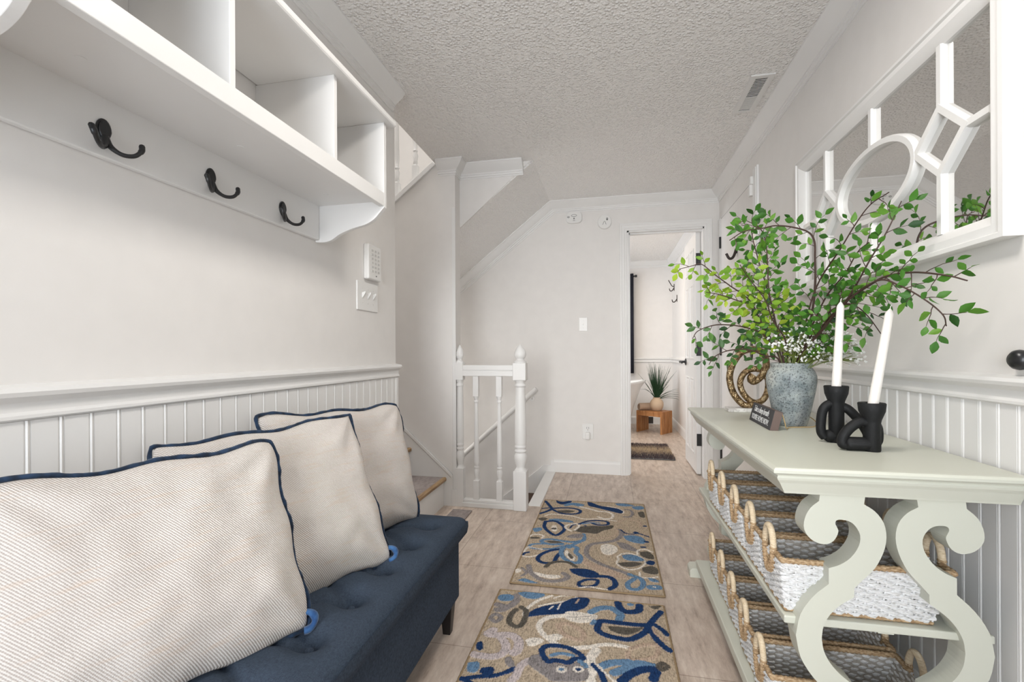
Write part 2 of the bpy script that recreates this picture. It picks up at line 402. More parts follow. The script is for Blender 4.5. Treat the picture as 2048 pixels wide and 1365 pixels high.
# crown profiles: (protrusion, drop)
CR = [(0, 0), (.070, 0), (.070, .008), (.064, .012), (.056, .024), (.040, .040), (.024, .052), (.016, .058), (.016, .066), (.011, .069), (.011, .080), (.005, .083), (.005, .092), (0, .092)]
crown = lambda path: MB().sweep(path, [(d, h) for d, h in CR], lambda u, v, w: (u, v, CZ - w))
struct('trim_1', crown([(XL, 2.13), (XL, YB)]), M['trim'], smooth=30)                    # left wall
struct('trim_2', crown([(XR, YB), (XR, YF + .01)]), M['trim'], smooth=30)                # right wall
struct('trim_3', crown([(-.56, 3.07), (-1.008, 3.07), (-1.008, 2.97), (-1.125, 2.97)]), M['trim'], smooth=30)
# far wall crown, following the slope of the upper flight
b = MB(); b.sweep([(XR, CZ), (-.49, CZ), (-2.3, CZ - SL * 1.81)], [(h, d) for d, h in CR], lambda u, v, w: (u, YF - w, v))
struct('trim_4', b, M['trim'], smooth=30)
b = crown([(XR, YF + .11), (XR, BY), (BX0, BY)]); struct('trim_5', b, M['trim'], smooth=30)
# chair rails
RAIL = [(0, 0), (.030, -.006), (.033, -.014), (.030, -.022), (.020, -.027), (.013, -.034), (.013, -.050), (.018, -.056), (.018, -.062), (.012, -.066), (0, -.068)]
def rail(path, z): return MB().sweep(path, RAIL, lambda u, v, w: (u, v, z + w))
struct('trim_6', rail([(XL, 2.155), (XL, YB)], .973), M['trim'], smooth=30)
struct('trim_7', rail([(XR, YB), (XR, 2.96)], .971), M['trim'], smooth=30)
struct('trim_8', rail([(XR, YF + .11), (XR, BY), (BX0, BY)], .945), M['trim'], smooth=30)
# beadboard wainscot: flat boards with a bead between two grooves every 53.6 mm
def bead(x, sgn, y0, y1, ph, z0=.0, z1=.906, name='trim_9'):
    pts = [(x, y0)]; pr = []
    k = math.floor((y0 - ph) / .0536)
    y = ph + k * .0536
    def P(yy, d): 
        if y0 < yy < y1: pr.append((x + sgn * d, yy))
    T = .009
    while y < y1 + .06:
        P(y - .0058, T); P(y - .0046, T - .0022); P(y - .0034, T - .0020); P(y - .002, T); P(y, T + .0012); P(y + .002, T); P(y + .0034, T - .0020); P(y + .0046, T - .0022); P(y + .0058, T)
        y += .0536
    pts = [(x, y0), (x + sgn * T, y0)] + pr + [(x + sgn * T, y1), (x, y1)]
    b = MB(); b.prism(pts, 'z', z0, z1); return struct(name, b, M['trim'])
bead(XL, 1, YB, 2.152, 1.985, name='trim_9'); bead(XR, -1, YB, 2.96, 1.57, name='trim_10')
b = MB(); b.box((XL - .10, 2.13, 0), (XL + .012, 2.156, .905)); struct('trim_11', b, M['trim'], bev=.003)
# baseboards
BBP = [(0, 0), (.014, 0), (.014, .085), (.009, .098), (.004, .106), (0, .108)]
def bb(path): return MB().sweep(path, BBP, lambda u, v, w: (u, v, w))
struct('baseboard_left', bb([(XL + .009, 2.15), (XL + .009, YB)]), M['trim'])
struct('baseboard_right', bb([(XR - .009, YB), (XR - .009, 2.96)]), M['trim'])
struct('baseboard_far', bb([(.086, YF), (-.47, YF)]), M['trim'])
struct('baseboard_bathroom', bb([(XR, YF + .11), (XR, BY), (BX0, BY)]), M['trim'])
# sloped skirting of the descending stair on the far wall
b = MB(); b.prism([(-.47, .102), (-.50, .102), (-.50, .06), (-.56, .06), (-.60, .02), (-2.0, -1.1), (-2.0, -1.28), (-.60, -.16), (-.47, -.05)], 'y', YF - .014, YF); struct('trim_12', b, M['trim'], bev=.002)
# edge trim of the floor at the stairwell
b = MB(); b.box((-.54, 3.06, -.18), (-.456, YF, .004)); struct('trim_13', b, M['trim'], bev=.003)
# corner board of the stair wall and skirt board of the stairs
b = MB(); b.box((-1.030, 2.962, .11), (-1.006, 2.97, 2.0)); b.box((-1.040, 2.955, 0), (-1.004, 2.97, .11)); struct('trim_14', b, M['trim'], bev=.002)
b = MB(); b.prism([(-1.030, 0), (-1.030, .205), (-1.045, .222), (-2.4, 1.435), (-2.4, 1.0), (-1.30, 0)], 'y', 2.958, 2.97); b.sweep([(-2.4, 1.435), (-1.045, .222), (-1.030, .205)], [(0, 0), (0, .020), (-.016, .020), (-.022, .012), (-.022, 0)], lambda u, v, w: (u, 2.97 - w, v))
struct('trim_15', b, M['trim'])
# cap of the knee wall on the upper flight
b = MB(); b.sweep([(-2.55, CZ - .785 * 1.395), (-1.155, CZ)], [(-.02, -.015), (-.02, .118), (.012, .118), (.012, -.015)], lambda u, v, w: (u, 2.97 + w, v)); struct('trim_16', b, M['trim'], bev=.003)
# door casings of the bathroom doorway
def casing(path, name, y=YF):
    pr = [(0, 0), (0, .010), (-.006, .013), (-.016, .013), (-.020, .017), (-.040, .018), (-.046, .022), (-.056, .022), (-.059, .016), (-.059, 0)]
    b = MB(); b.sweep(path, [(-o, w) for o, w in pr], lambda u, v, w: (u, y - w, v)); return struct(name, b, M['trim'])
casing([(.75, 0), (.75, 2.032), (.146, 2.032), (.146, 0)][::-1], 'trim_17')
jb = MB(); jb.box((.145, YF, 0), (.162, YF + .11, 2.035)); jb.box((.74, YF, 0), (.752, YF + .11, 2.035)); jb.box((.145, YF, 2.02), (.752, YF + .11, 2.035)); jb.box((.162, YF + .035, 0), (.172, YF + .07, 2.02)); jb.box((.162, YF + .035, 2.008), (.74, YF + .07, 2.02))
struct('trim_18', jb, M['trim'])
# closet door on the right wall
b = MB(); b.box((XR - .012, 2.97, 0), (XR, 3.045, 2.125)); b.box((XR - .018, 2.978, 0), (XR - .012, 3.036, 2.118)); struct('trim_19', b, M['trim'], bev=.002)
b = MB(); b.box((XR - .012, 3.905, 0), (XR, 3.96, 2.07)); struct('trim_20', b, M['trim'], bev=.002)
# ---------------------------------------------------------------- doors
def hinge(x0, x1, y0, y1, z, parent, name='hinge'):
    b = MB(); b.box((x0, y0, z - .045), (x1, y1, z + .045)); return obj(name, b, M['black'], parent, bev=.002)
# open bathroom door, leaf folded back into the bathroom
b = MB(); b.box((.702, 4.075, .012), (.737, 4.66, 2.015)); d1 = struct('door_1', b, M['trim'], bev=.002)
pan = MB()
for (ya, yb) in ((4.17, 4.335), (4.40, 4.565)):
    for (za, zb) in ((.16, .80), (.96, 1.60), (1.70, 1.90)):
        fr = [(ya, za), (yb, za), (yb, zb), (ya, zb)]
        pan.sweep(fr, [(0, 0), (0, .005), (.008, .007), (.018, .001), (.018, 0)], lambda u, v, w: (.702 - w, u, v), closed=True)
        pan.prism([(ya + .03, za + .03), (yb - .03, za + .03), (yb - .03, zb - .03), (ya + .03, zb - .03)], 'x', .697, .703)
obj('door_panel', pan, M['trim'], d1)
for z in (1.79, 1.04, .295): 
    h = MB(); h.box((.703, 4.070, z - .05), (.736, 4.075, z + .05)); h.tube([(.742, 4.069, z - .05), (.742, 4.069, z + .05)], .006, 10); obj('hinge', h, M['black'], d1)
k = MB(); k.lathe([(.003, 0), (.032, .0), (.032, .006), (.022, .010), (.011, .014), (.011, .045)], (0, 0, 0), 24)
k.v = [(.702 - z, 4.60 + x, .93 + y) for x, y, z in k.v]
k.tube(smooth_path([(.655, 4.60, .93), (.645, 4.585, .93), (.648, 4.54, .932), (.652, 4.50, .926)], 4), [.009] * 13, 10, flat=1.2); obj('lever_handle', k, M['black'], d1, smooth=40)
# closet door
b = MB(); b.box((XR - .006, 3.05, .01), (XR - .001, 3.90, 2.062)); d2 = struct('door_2', b, M['wall'])
s_ = MB(); s_.box((XR - .003, 3.047, 2.062), (XR - .0005, 3.905, 2.068)); s_.box((XR - .003, 3.899, .01), (XR - .0005, 3.904, 2.062)); obj('door_gap', s_, M['seam'], d2)
for z in (1.878, 1.04, .22): hinge(XR - .020, XR - .006, 3.890, 3.905, z, d2)
k = MB(); k.prism([(3.105 + .022 * math.cos(a), 1.03 + .06 * math.sin(a)) for a in [2 * PI * i / 20 for i in range(20)]], 'x', XR - .012, XR - .006)
k.tube([(XR - .012, 3.105, 1.035), (XR - .045, 3.105, 1.035)], .009, 12); k.lathe([(.002, 0), (.016, .002), (.025, .012), (.026, .022), (.018, .032), (.002, .036)], (0, 0, 0), 20)
nn = len(k.v) - 6 * 20; k.v = k.v[:nn] + [(XR - .040 - z, 3.105 + x, 1.035 + y) for x, y, z in k.v[nn:]]
obj('door_knob', k, M['bronze'], d2, smooth=40)
hk = MB(); hk.box((XR - .012, 3.42, 1.70), (XR - .006, 3.45, 1.80)); hk.tube(smooth_path([(XR - .010, 3.435, 1.73), (XR - .03, 3.435, 1.675), (XR - .055, 3.435, 1.665), (XR - .075, 3.435, 1.70)], 5), .009, 10); obj('door_hook', hk, M['bronze'], d2, smooth=50)
# ---------------------------------------------------------------- stairs
st = thing('staircase', 'white staircase with grey treads and wood nosings rising left behind the half wall', 'stairs', (-1.3, 2.55, 0))
for i in range(5):
    x1 = -1.075 - .249 * i; z = .19 * (i + 1)
    b = MB(); b.box((x1 - .249 - .02, 2.152, z - .19 if i else 0), (x1 - .018, 2.957, z - .026)); obj('riser', b, M['trim'], st)
    b = MB(); b.box((x1 - .262, 2.152, z - .026), (x1 - .022, 2.957, z)); tr = obj('tread', b, M['tread'], st)
    b = MB(); b.prism([(x1 - .022, z - .026), (x1 - .022, z + .001), (x1 - .006, z + .001), (x1, z - .006), (x1, z - .020), (x1 - .006, z - .026)], 'y', 2.152, 2.957); obj('nosing', b, M['nosing'], tr)
b = MB(); b.box((-2.59, 2.152, .90), (-2.31, 2.957, .95)); obj('landing', b, M['tread'], st)
ds = thing('staircase', 'brown carpeted stairs going down behind the white balustrade', 'stairs', (-1.0, 3.5, -.9))
for i in range(7):
    b = MB(); x1 = -.54 - .24 * i; b.box((x1 - .24, 3.075, -.19 * (i + 1) - .3), (x1, YF - .015, -.19 * (i + 1))); obj('step', b, M['carpet'], ds)
b = MB(); b.box((-1.0, 2.2, .001), (-.872, 2.878, .010)); tag(obj('stair_mat', b, M['tread'], bev=.002), 'small grey brown mat on the floor at the foot of the stairs', 'mat')
# balusters on the upper flight
for i, x in enumerate((-1.312, -1.45, -1.59)):
    zb = CZ + .785 * (x + 1.155) + .008
    b = MB(); b.box((x - .019, 3.002, zb - .03), (x + .019, 3.040, zb + .13))
    b.lathe([(.018, .13), (.012, .14), (.017, .15), (.014, .165), (.019, .20), (.012, .225), (.017, .235), (.012, .245), (.017, .30), (.013, .60), (.018, .64), (.018, .80)], (x, 3.021, zb), 18)
    tag(obj('stair_baluster', b, M['trim'], smooth=40), ('white turned stair spindle just right of the wall shelf, nearest the ceiling crown' if i == 0 else 'white turned stair spindle at the edge of the left wall above the sloped wall' if i == 1 else 'white turned stair spindle behind the left wall, farthest down the sloped wall'), 'spindle', 'spindles of the upper stair flight')
# ---------------------------------------------------------------- balustrade
bal = thing('balustrade', 'white turned wooden balustrade guarding the top of the descending stairs', 'railing', (-.77, 2.985, 0))
def newel(x, w, y=2.985, parent=bal):
    h = w / 2; b = MB()
    b.box((x - h, y - h, 0), (x + h, y + h, .255)); b.box((x - h, y - h, .845), (x + h, y + h, .958))
    k = w / .086
    P = [(.040, .252), (.036, .262), (.030, .270), (.028, .280), (.036, .300), (.041, .330), (.041, .352), (.034, .366), (.032, .372), (.038, .378), (.038, .388), (.033, .392), (.033, .400), (.038, .405), (.038, .415), (.034, .420), (.036, .430), (.038, .450), (.036, .600), (.031, .790), (.031, .800), (.037, .805), (.037, .815), (.032, .820), (.032, .828), (.038, .838), (.040, .846)]
    b.lathe([(r * k, z) for r, z in P], (x, y, 0), 28)
    b.lathe([(r * k, z) for r, z in [(.042, .957), (.040, .968), (.026, .976), (.024, .984), (.034, .994), (.039, 1.010), (.037, 1.028), (.028, 1.048), (.014, 1.066), (.005, 1.078), (.001, 1.080)]], (x, y, 0), 28)
    return obj('newel_post', b, M['trim'], parent, bev=.003, smooth=40)
newel(-.572, .086); newel(-.985, .056)
for x in (-.872, -.714):
    b = MB(); b.box((x - .019, 2.966, .035), (x + .019, 3.004, .175)); b.box((x - .019, 2.966, .735), (x + .019, 3.004, .87))
    b.lathe([(.020, .172), (.012, .184), (.012, .194), (.018, .225), (.018, .240), (.012, .252), (.017, .258), (.017, .266), (.011, .270), (.016, .284), (.017, .300), (.016, .42), (.012, .66), (.011, .690), (.016, .697), (.016, .706), (.011, .711), (.017, .725), (.020, .738)], (x, 2.985, 0), 20)
    obj('baluster', b, M['trim'], bal, bev=.002, smooth=40)
b = MB(); b.box((-.960, 2.958, .870), (-.612, 3.012, .905)); b.box((-.960, 2.962, .909), (-.612, 3.008, .943)); b.box((-.960, 2.968, .903), (-.612, 3.002, .912)); obj('top_rail', b, M['trim'], bal, bev=.003)
b = MB(); b.box((-.965, 2.955, 0), (-.612, 3.02, .030)); b.box((-.965, 2.963, .030), (-.612, 3.01, .048)); obj('bottom_rail', b, M['trim'], bal, bev=.003)
hr = thing('handrail', 'white round handrail on the wall of the descending stairs', 'handrail', (-1.0, 3.92, .4))
b = MB(); b.tube([(-.612, 3.925, .715), (-.63, 3.925, .70), (-1.25, 3.925, .14), (-1.9, 3.925, -.45)], .021, 14); obj('rail', b, M['trim'], hr, smooth=40)
b = MB(); b.tube(smooth_path([(-.655, 3.925, .66), (-.655, 3.93, .635), (-.655, 3.955, .625), (-.655, 3.977, .625)], 4), .006, 8); b.lathe([(.02, 0), (.02, .004), (.005, .006)], (0, 0, 0), 14)
n3 = len(b.v) - 42; b.v = b.v[:n3] + [(-.655 + x, 3.977 - z, .625 + y) for x, y, z in b.v[n3:]]; obj('bracket', b, M['trim'], hr, smooth=40)

# ---------------------------------------------------------------- hook shelf on the left wall
ws = thing('wall_shelf', 'white wooden wall shelf with open cubbies and a black hook rail', 'shelf', (XL, 1.0, 1.45))
Y0, Y1 = .50, 1.507
b = MB(); b.box((XL, Y0, 1.436), (XL + .017, Y1, 1.575)); obj('hook_rail', b, M['trim'], ws, bev=.003)
b = MB(); b.box((XL, Y0, 1.560), (-.776, Y1, 1.578)); obj('bottom_board', b, M['trim'], ws)
b = MB(); b.box((-.793, Y0, 1.5425), (-.773, Y1, 1.590)); obj('front_lip', b, M['trim'], ws, bev=.002)
b = MB(); b.box((XL, Y0 - .05, 1.838), (-.747, 1.558, 1.862)); obj('top_board', b, M['trim'], ws, bev=.009, bseg=3)
for y in (.845, 1.225):
    b = MB(); b.box((XL, y - .008, 1.578), (-.781, y + .008, 1.838)); obj('divider', b, M['trim'], ws, bev=.001)
def endp(y, name='end_panel'):
    pr = [(XL, 1.838), (-.773, 1.838), (-.773, 1.540)] + [(p[0], p[1]) for p in smooth_path([(-.773, 1.540, 0), (-.790, 1.522, 0), (-.812, 1.500, 0), (-.845, 1.483, 0), (-.894, 1.472, 0), (-.945, 1.455, 0), (-.978, 1.436, 0), (-1.005, 1.4285, 0), (XL, 1.430, 0)], 4)][1:]
    b = MB(); b.prism(pr, 'y', y, y + .018); return obj(name, b, M['trim'], ws, bev=.0015)
endp(Y1); endp(Y0 - .018)
def coat_hook(y):
    b = MB(); n = 20; x = XL + .017
    ring = []
    for i in range(n):
        a = 2 * PI * i / n; zz = math.sin(a); yy = math.cos(a)
        w = .0155 * (1 - .28 * max(0, -zz)); ring.append((yy * w, zz * .024 + .006))
    b.prism([(y + p[0], 1.485 + p[1]) for p in ring], 'x', x, x + .005)
    b.prism([(y + p[0] * .8, 1.485 + p[1] * .85) for p in ring], 'x', x + .004, x + .008)
    h = obj('coat_hook', b, M['black'], ws, bev=.0015, smooth=50)
    for s in (-1, 1):
        q = MB(); pts = smooth_path([(x + .006, y, 1.476), (x + .014, y + s * .006, 1.457), (x + .026, y + s * .020, 1.446), (x + .037, y + s * .036, 1.449), (x + .042, y + s * .047, 1.463), (x + .040, y + s * .050, 1.474)], 6)
        q.tube(pts, [.0075 - .003 * min(1, i / 10) + (.0012 if i > 22 else 0) for i in range(len(pts))], 10); e = pts[-1]
        q.lathe([(.0005, -.006), (.0045, -.004), (.006, 0), (.0045, .004), (.0005, .006)], tuple(e), 12); obj('prong', q, M['black'], h, smooth=60)
for y in (.770, 1.035, 1.310): coat_hook(y)
for y in (.66, 1.03, 1.40):
    sc = MB(); sc.lathe([(.0085, 0), (.0085, .0012)], (-.93, y, 1.5592), 16); obj('screw_cover', sc, M['trim'], ws)

# ---------------------------------------------------------------- wall plates, alarms, vent
def plate(y0, y1, z0, z1, x=XL, d=.006):
    b = MB(); b.box((x, y0, z0), (x + d, y1, z1)); return b
sp = thing('switch_plate', 'white three gang light switch plate near the edge of the left wall', 'light switch', (XL, 1.87, 1.27))
obj('cover', plate(1.782, 1.960, 1.211, 1.336), M['plastic'], sp, bev=.004)
for i in range(3):
    y = 1.825 + i * .046; b = MB(); b.prism([(XL + .006, 1.262), (XL + .006, 1.287), (XL + .022, 1.293), (XL + .022, 1.285)], 'y', y - .005, y + .005); obj('toggle', b, M['plastic'], sp, bev=.001)
for i in range(3):
    y = 1.825 + i * .046
    for z in (1.243, 1.304): b = MB(); b.box((XL + .006, y - .002, z - .002), (XL + .0066, y + .002, z + .002)); obj('screw', b, M['grey_key'], sp)
kp = thing('keypad', 'white alarm keypad with rows of small keys above the light switches', 'keypad', (XL, 1.9, 1.43))
b = MB(); b.box((XL, 1.842, 1.350), (XL + .026, 1.958, 1.505)); obj('case', b, M['plastic'], kp, bev=.007, bseg=3)
b = MB()
for r_ in range(6):
    for c_ in range(3): y = 1.868 + c_ * .026; z = 1.482 - r_ * .018; b.box((XL + .026, y, z - .009), (XL + .0275, y + .016, z))
obj('keys', b, M['grey_key'], kp); b = MB(); b.box((XL + .026, 1.905, 1.366), (XL + .0272, 1.913, 1.371)); obj('indicator', b, M['mark'], kp)
# far wall alarms
def ellipse_tube(b, cx, cz, rx, rz, r, y):
    b.tube([(cx + rx * math.cos(2 * PI * i / 20), y, cz + rz * math.sin(2 * PI * i / 20)) for i in range(20)], r, 5, True)
al = thing('alarm', 'white rounded rectangular alarm unit under the crown on the far wall', 'alarm', (-.288, YF, 2.168))
b = MB(); sup = [(-.288 + .068 * math.copysign(abs(math.cos(a)) ** .6, math.cos(a)), 2.168 + .050 * math.copysign(abs(math.sin(a)) ** .6, math.sin(a))) for a in [2 * PI * i / 40 for i in range(40)]]
b.prism(sup, 'y', YF - .026, YF); obj('case', b, M['plastic'], al, bev=.006, smooth=40)
b = MB(); ellipse_tube(b, -.288, 2.182, .022, .009, .0016, YF - .026); b.box((-.289, YF - .0275, 2.160), (-.287, YF - .026, 2.174)); b.box((-.297, YF - .0275, 2.138), (-.279, YF - .026, 2.141)); ellipse_tube(b, -.288, 2.156, .003, .003, .003, YF - .026)
ellipse_tube(b, -.335, 2.171, .008, .005, .0022, YF - .026); obj('symbols', b, M['mark'], al)
al = thing('alarm', 'white round alarm disc left of the bathroom doorway', 'alarm', (-.035, YF, 2.115))
b = MB(); b.prism([(-.035 + .058 * math.cos(2 * PI * i / 40), 2.115 + .060 * math.sin(2 * PI * i / 40)) for i in range(40)], 'y', YF - .03, YF); obj('case', b, M['plastic'], al, bev=.006, smooth=40)
b = MB(); b.tube([(-.050, YF - .03, 2.090), (-.038, YF - .03, 2.118), (-.032, YF - .03, 2.118), (-.022, YF - .03, 2.090)], .0015, 6); ellipse_tube(b, -.014, 2.135, .006, .010, .002, YF - .03); ellipse_tube(b, -.014, 2.133, .002, .003, .002, YF - .03); obj('symbols', b, M['mark'], al)
sw = thing('switch_plate', 'white single light switch plate on the far wall', 'light switch', (-.217, YF, 1.26))
b = MB(); b.box((-.252, YF - .006, 1.203), (-.181, YF, 1.320)); obj('cover', b, M['plastic'], sw, bev=.003)
b = MB(); b.box((-.222, YF - .018, 1.256), (-.212, YF - .006, 1.272)); obj('toggle', b, M['plastic'], sw, bev=.001)
for z in (1.290, 1.229): b = MB(); b.box((-.219, YF - .0068, z), (-.215, YF - .006, z + .004)); obj('screw', b, M['grey_key'], sw)
ou = thing('wall_outlet', 'white wall outlet low on the far wall with a small plug in device', 'outlet', (-.182, YF, .355))
b = MB(); b.box((-.228, YF - .006, .290), (-.137, YF, .420)); obj('cover', b, M['plastic'], ou, bev=.003)
b = MB(); b.box((-.193, YF - .008, .378), (-.190, YF - .006, .392)); b.box((-.176, YF - .008, .378), (-.173, YF - .006, .392)); b.lathe([(.003, 0), (.003, .002)], (0, 0, 0), 8); b.v[-16:] = [(-.183 + p[0], YF - .006 - p[2], .368 + p[1]) for p in b.v[-16:]]; obj('socket', b, M['mark'], ou)
b = MB(); b.box((-.206, YF - .04, .288), (-.162, YF - .006, .352)); obj('plug_in', b, M['plastic'], ou, bev=.012, bseg=3)
b = MB(); b.box((XR - .034, 3.035, 1.965), (XR - .012, 3.068, 2.03)); b.box((XR - .034, 3.02, 2.03), (XR - .012, 3.050, 2.075)); tag(obj('door_sensor', b, M['plastic'], bev=.002), 'small white door sensor at the top corner of the closet door', 'sensor')
cv = thing('ceiling_vent', 'long white slatted air vent in the popcorn ceiling near the right wall', 'vent', (.707, 2.515, CZ))
b = MB()
x0, x1, y0, y1 = .652, .757, 2.345, 2.69
b.box((x0, y0, CZ - .006), (x0 + .026, y1, CZ + .001)); b.box((x1 - .026, y0, CZ - .006), (x1, y1, CZ + .001)); b.box((x0 + .026, y0, CZ - .006), (x1 - .026, y0 + .02, CZ + .001)); b.box((x0 + .026, y1 - .02, CZ - .006), (x1 - .026, y1, CZ + .001)); obj('frame', b, M['plastic'], cv)
b = MB(); b.box((x0 + .02, y0 + .01, CZ - .0026), (x1 - .02, y1 - .01, CZ - .0002)); obj('duct', b, M['vent_dark'], cv)
y = y0 + .026; i = 0
while y < y1 - .028:
    dark = y < 2.53; b = MB(); b.box((x0 + .022, y, CZ - .0040), (x1 - .022, y + (.0048 if dark else .0062), CZ - .0028)); obj('slat', b, M['plastic'], cv); y += .0135 if dark else .0095
# round black knob on the right wall, unseen fitting made up for the added hall fill light
kn = MB(); kn.lathe([(.003, 0), (.017, 0), (.021, .006), (.022, .012), (.020, .020), (.014, .026), (.003, .028)], (0, 0, 0), 24); kn.v = [(XR - z, 1.188 + x, 1.004 + y) for x, y, z in kn.v]
tag(obj('door_bumper', kn, M['black'], smooth=50), 'round black rubber bumper on the right wall above the chair rail', 'bumper')
lm = thing('fill_lamp_base', 'round white base of the added fill lamp, unseen above the bench end', 'lamp', (.02, .95, CZ))
b = MB(); b.lathe([(.19, 0), (.19, -.02), (.17, -.03)], (.02, .95, CZ), 40); obj('base', b, M['trim'], lm, smooth=40)
# ---------------------------------------------------------------- tufted bench
bn = thing('storage_bench', 'navy linen tufted storage bench on dark tapered legs along the left wall', 'bench', (-.8, 1.03, 0))
b = MB(); b.box((-1.03, .41, .118), (-.551, 1.652, .350)); obj('box_body', b, M['navy'], bn, bev=.008, bseg=3)
for x, y in ((-.585, 1.615), (-.585, .45), (-.995, 1.615), (-.995, .45)):
    b = MB(); h0, h1 = .014, .024; vs = [(x + sx * h, y + sy * h, z) for h, z in ((h0, 0), (h1, .122)) for sx, sy in ((-1, -1), (1, -1), (1, 1), (-1, 1))]
    b.add(vs, [(0, 3, 2, 1), (4, 5, 6, 7), (0, 1, 5, 4), (1, 2, 6, 5), (2, 3, 7, 6), (3, 0, 4, 7)]); obj('leg', b, M['leg'], bn, bev=.002)
LX0, LX1, LY0, LY1 = -1.034, -.527, .395, 1.672
BT = []
for r_ in range(3):
    for c_ in range(7 + (r_ % 2)):
        BT.append((-.955 + r_ * .165 - .0, .46 + (c_ + (0 if r_ % 2 else .5)) * .165))
BT = [p for p in BT if LY0 + .06 < p[1] < LY1 - .06]
NX, NY = 70, 176
xs = np.linspace(0, 1, NX); ys = np.linspace(0, 1, NY)
GX, GY = np.meshgrid(LX0 + (LX1 - LX0) * xs, LY0 + (LY1 - LY0) * ys, indexing='ij')
H = np.full(GX.shape, .405)
ed = np.minimum(np.minimum(GX - LX0, LX1 - GX), np.minimum(GY - LY0, LY1 - GY))
H += .026 * (1 - np.exp(-ed / .045)) - .018 * np.exp(-ed / .008)
for (bx, by) in BT:
    d = np.hypot(GX - bx, GY - by); H -= .036 * np.exp(-(d / .036) ** 2) + .006 * np.exp(-(d / .011) ** 2)
for i, p in enumerate(BT):
    for q in BT[i + 1:]:
        if abs(math.hypot(p[0] - q[0], p[1] - q[1]) - math.hypot(.165, .0825)) < .01:
            ax, ay = p; bx, by = q; L2 = (bx - ax) ** 2 + (by - ay) ** 2
            tt = np.clip(((GX - ax) * (bx - ax) + (GY - ay) * (by - ay)) / L2, 0, 1)
            d = np.hypot(GX - ax - tt * (bx - ax), GY - ay - tt * (by - ay)); H -= .013 * np.exp(-(d / .012) ** 2)
b = MB(); vs = [(GX[i, j], GY[i, j], H[i, j]) for i in range(NX) for j in range(NY)]
fs = [(i * NY + j, (i + 1) * NY + j, (i + 1) * NY + j + 1, i * NY + j + 1) for i in range(NX - 1) for j in range(NY - 1)]
per = [i * NY for i in range(NX)] + [(NX - 1) * NY + j for j in range(1, NY)] + [i * NY + NY - 1 for i in range(NX - 2, -1, -1)] + [j for j in range(NY - 2, 0, -1)]
base = len(vs); cx, cy = (LX0 + LX1) / 2, (LY0 + LY1) / 2
for lv, (dz, off) in enumerate(((.392, .003), (.372, .004), (.350, .000), (.344, -.006))):
    for idx in per:
        x, y, z = vs[idx]; sx = (1 if x > cx + .2 else -1 if x < cx - .2 else 0); sy = (1 if y > cy + .6 else -1 if y < cy - .6 else 0)
        ox = off * sx if (abs(x - LX1) < 1e-6 or abs(x - LX0) < 1e-6) else 0; oy = off * sy if (abs(y - LY1) < 1e-6 or abs(y - LY0) < 1e-6) else 0
        vs.append((x + ox, y + oy, dz))
n = len(per)
for lv in range(4):
    a0 = (lambda k: per[k]) if lv == 0 else (lambda k, o=base + (lv - 1) * n: o + k)
    for k in range(n): fs.append((a0(k), a0((k + 1) % n), base + lv * n + (k + 1) % n, base + lv * n + k))
fs.append(tuple(base + 3 * n + k for k in range(n)))
b.add(vs, fs); lid = obj('tufted_lid', b, M['navy'], bn, smooth=60)
for i, (bx, by) in enumerate(BT):
    b = MB(); b.lathe([(.001, .007), (.006, .006), (.010, .002), (.010, -.004)], (bx, by, .394), 14); obj('button', b, M['navy'], lid, smooth=60)
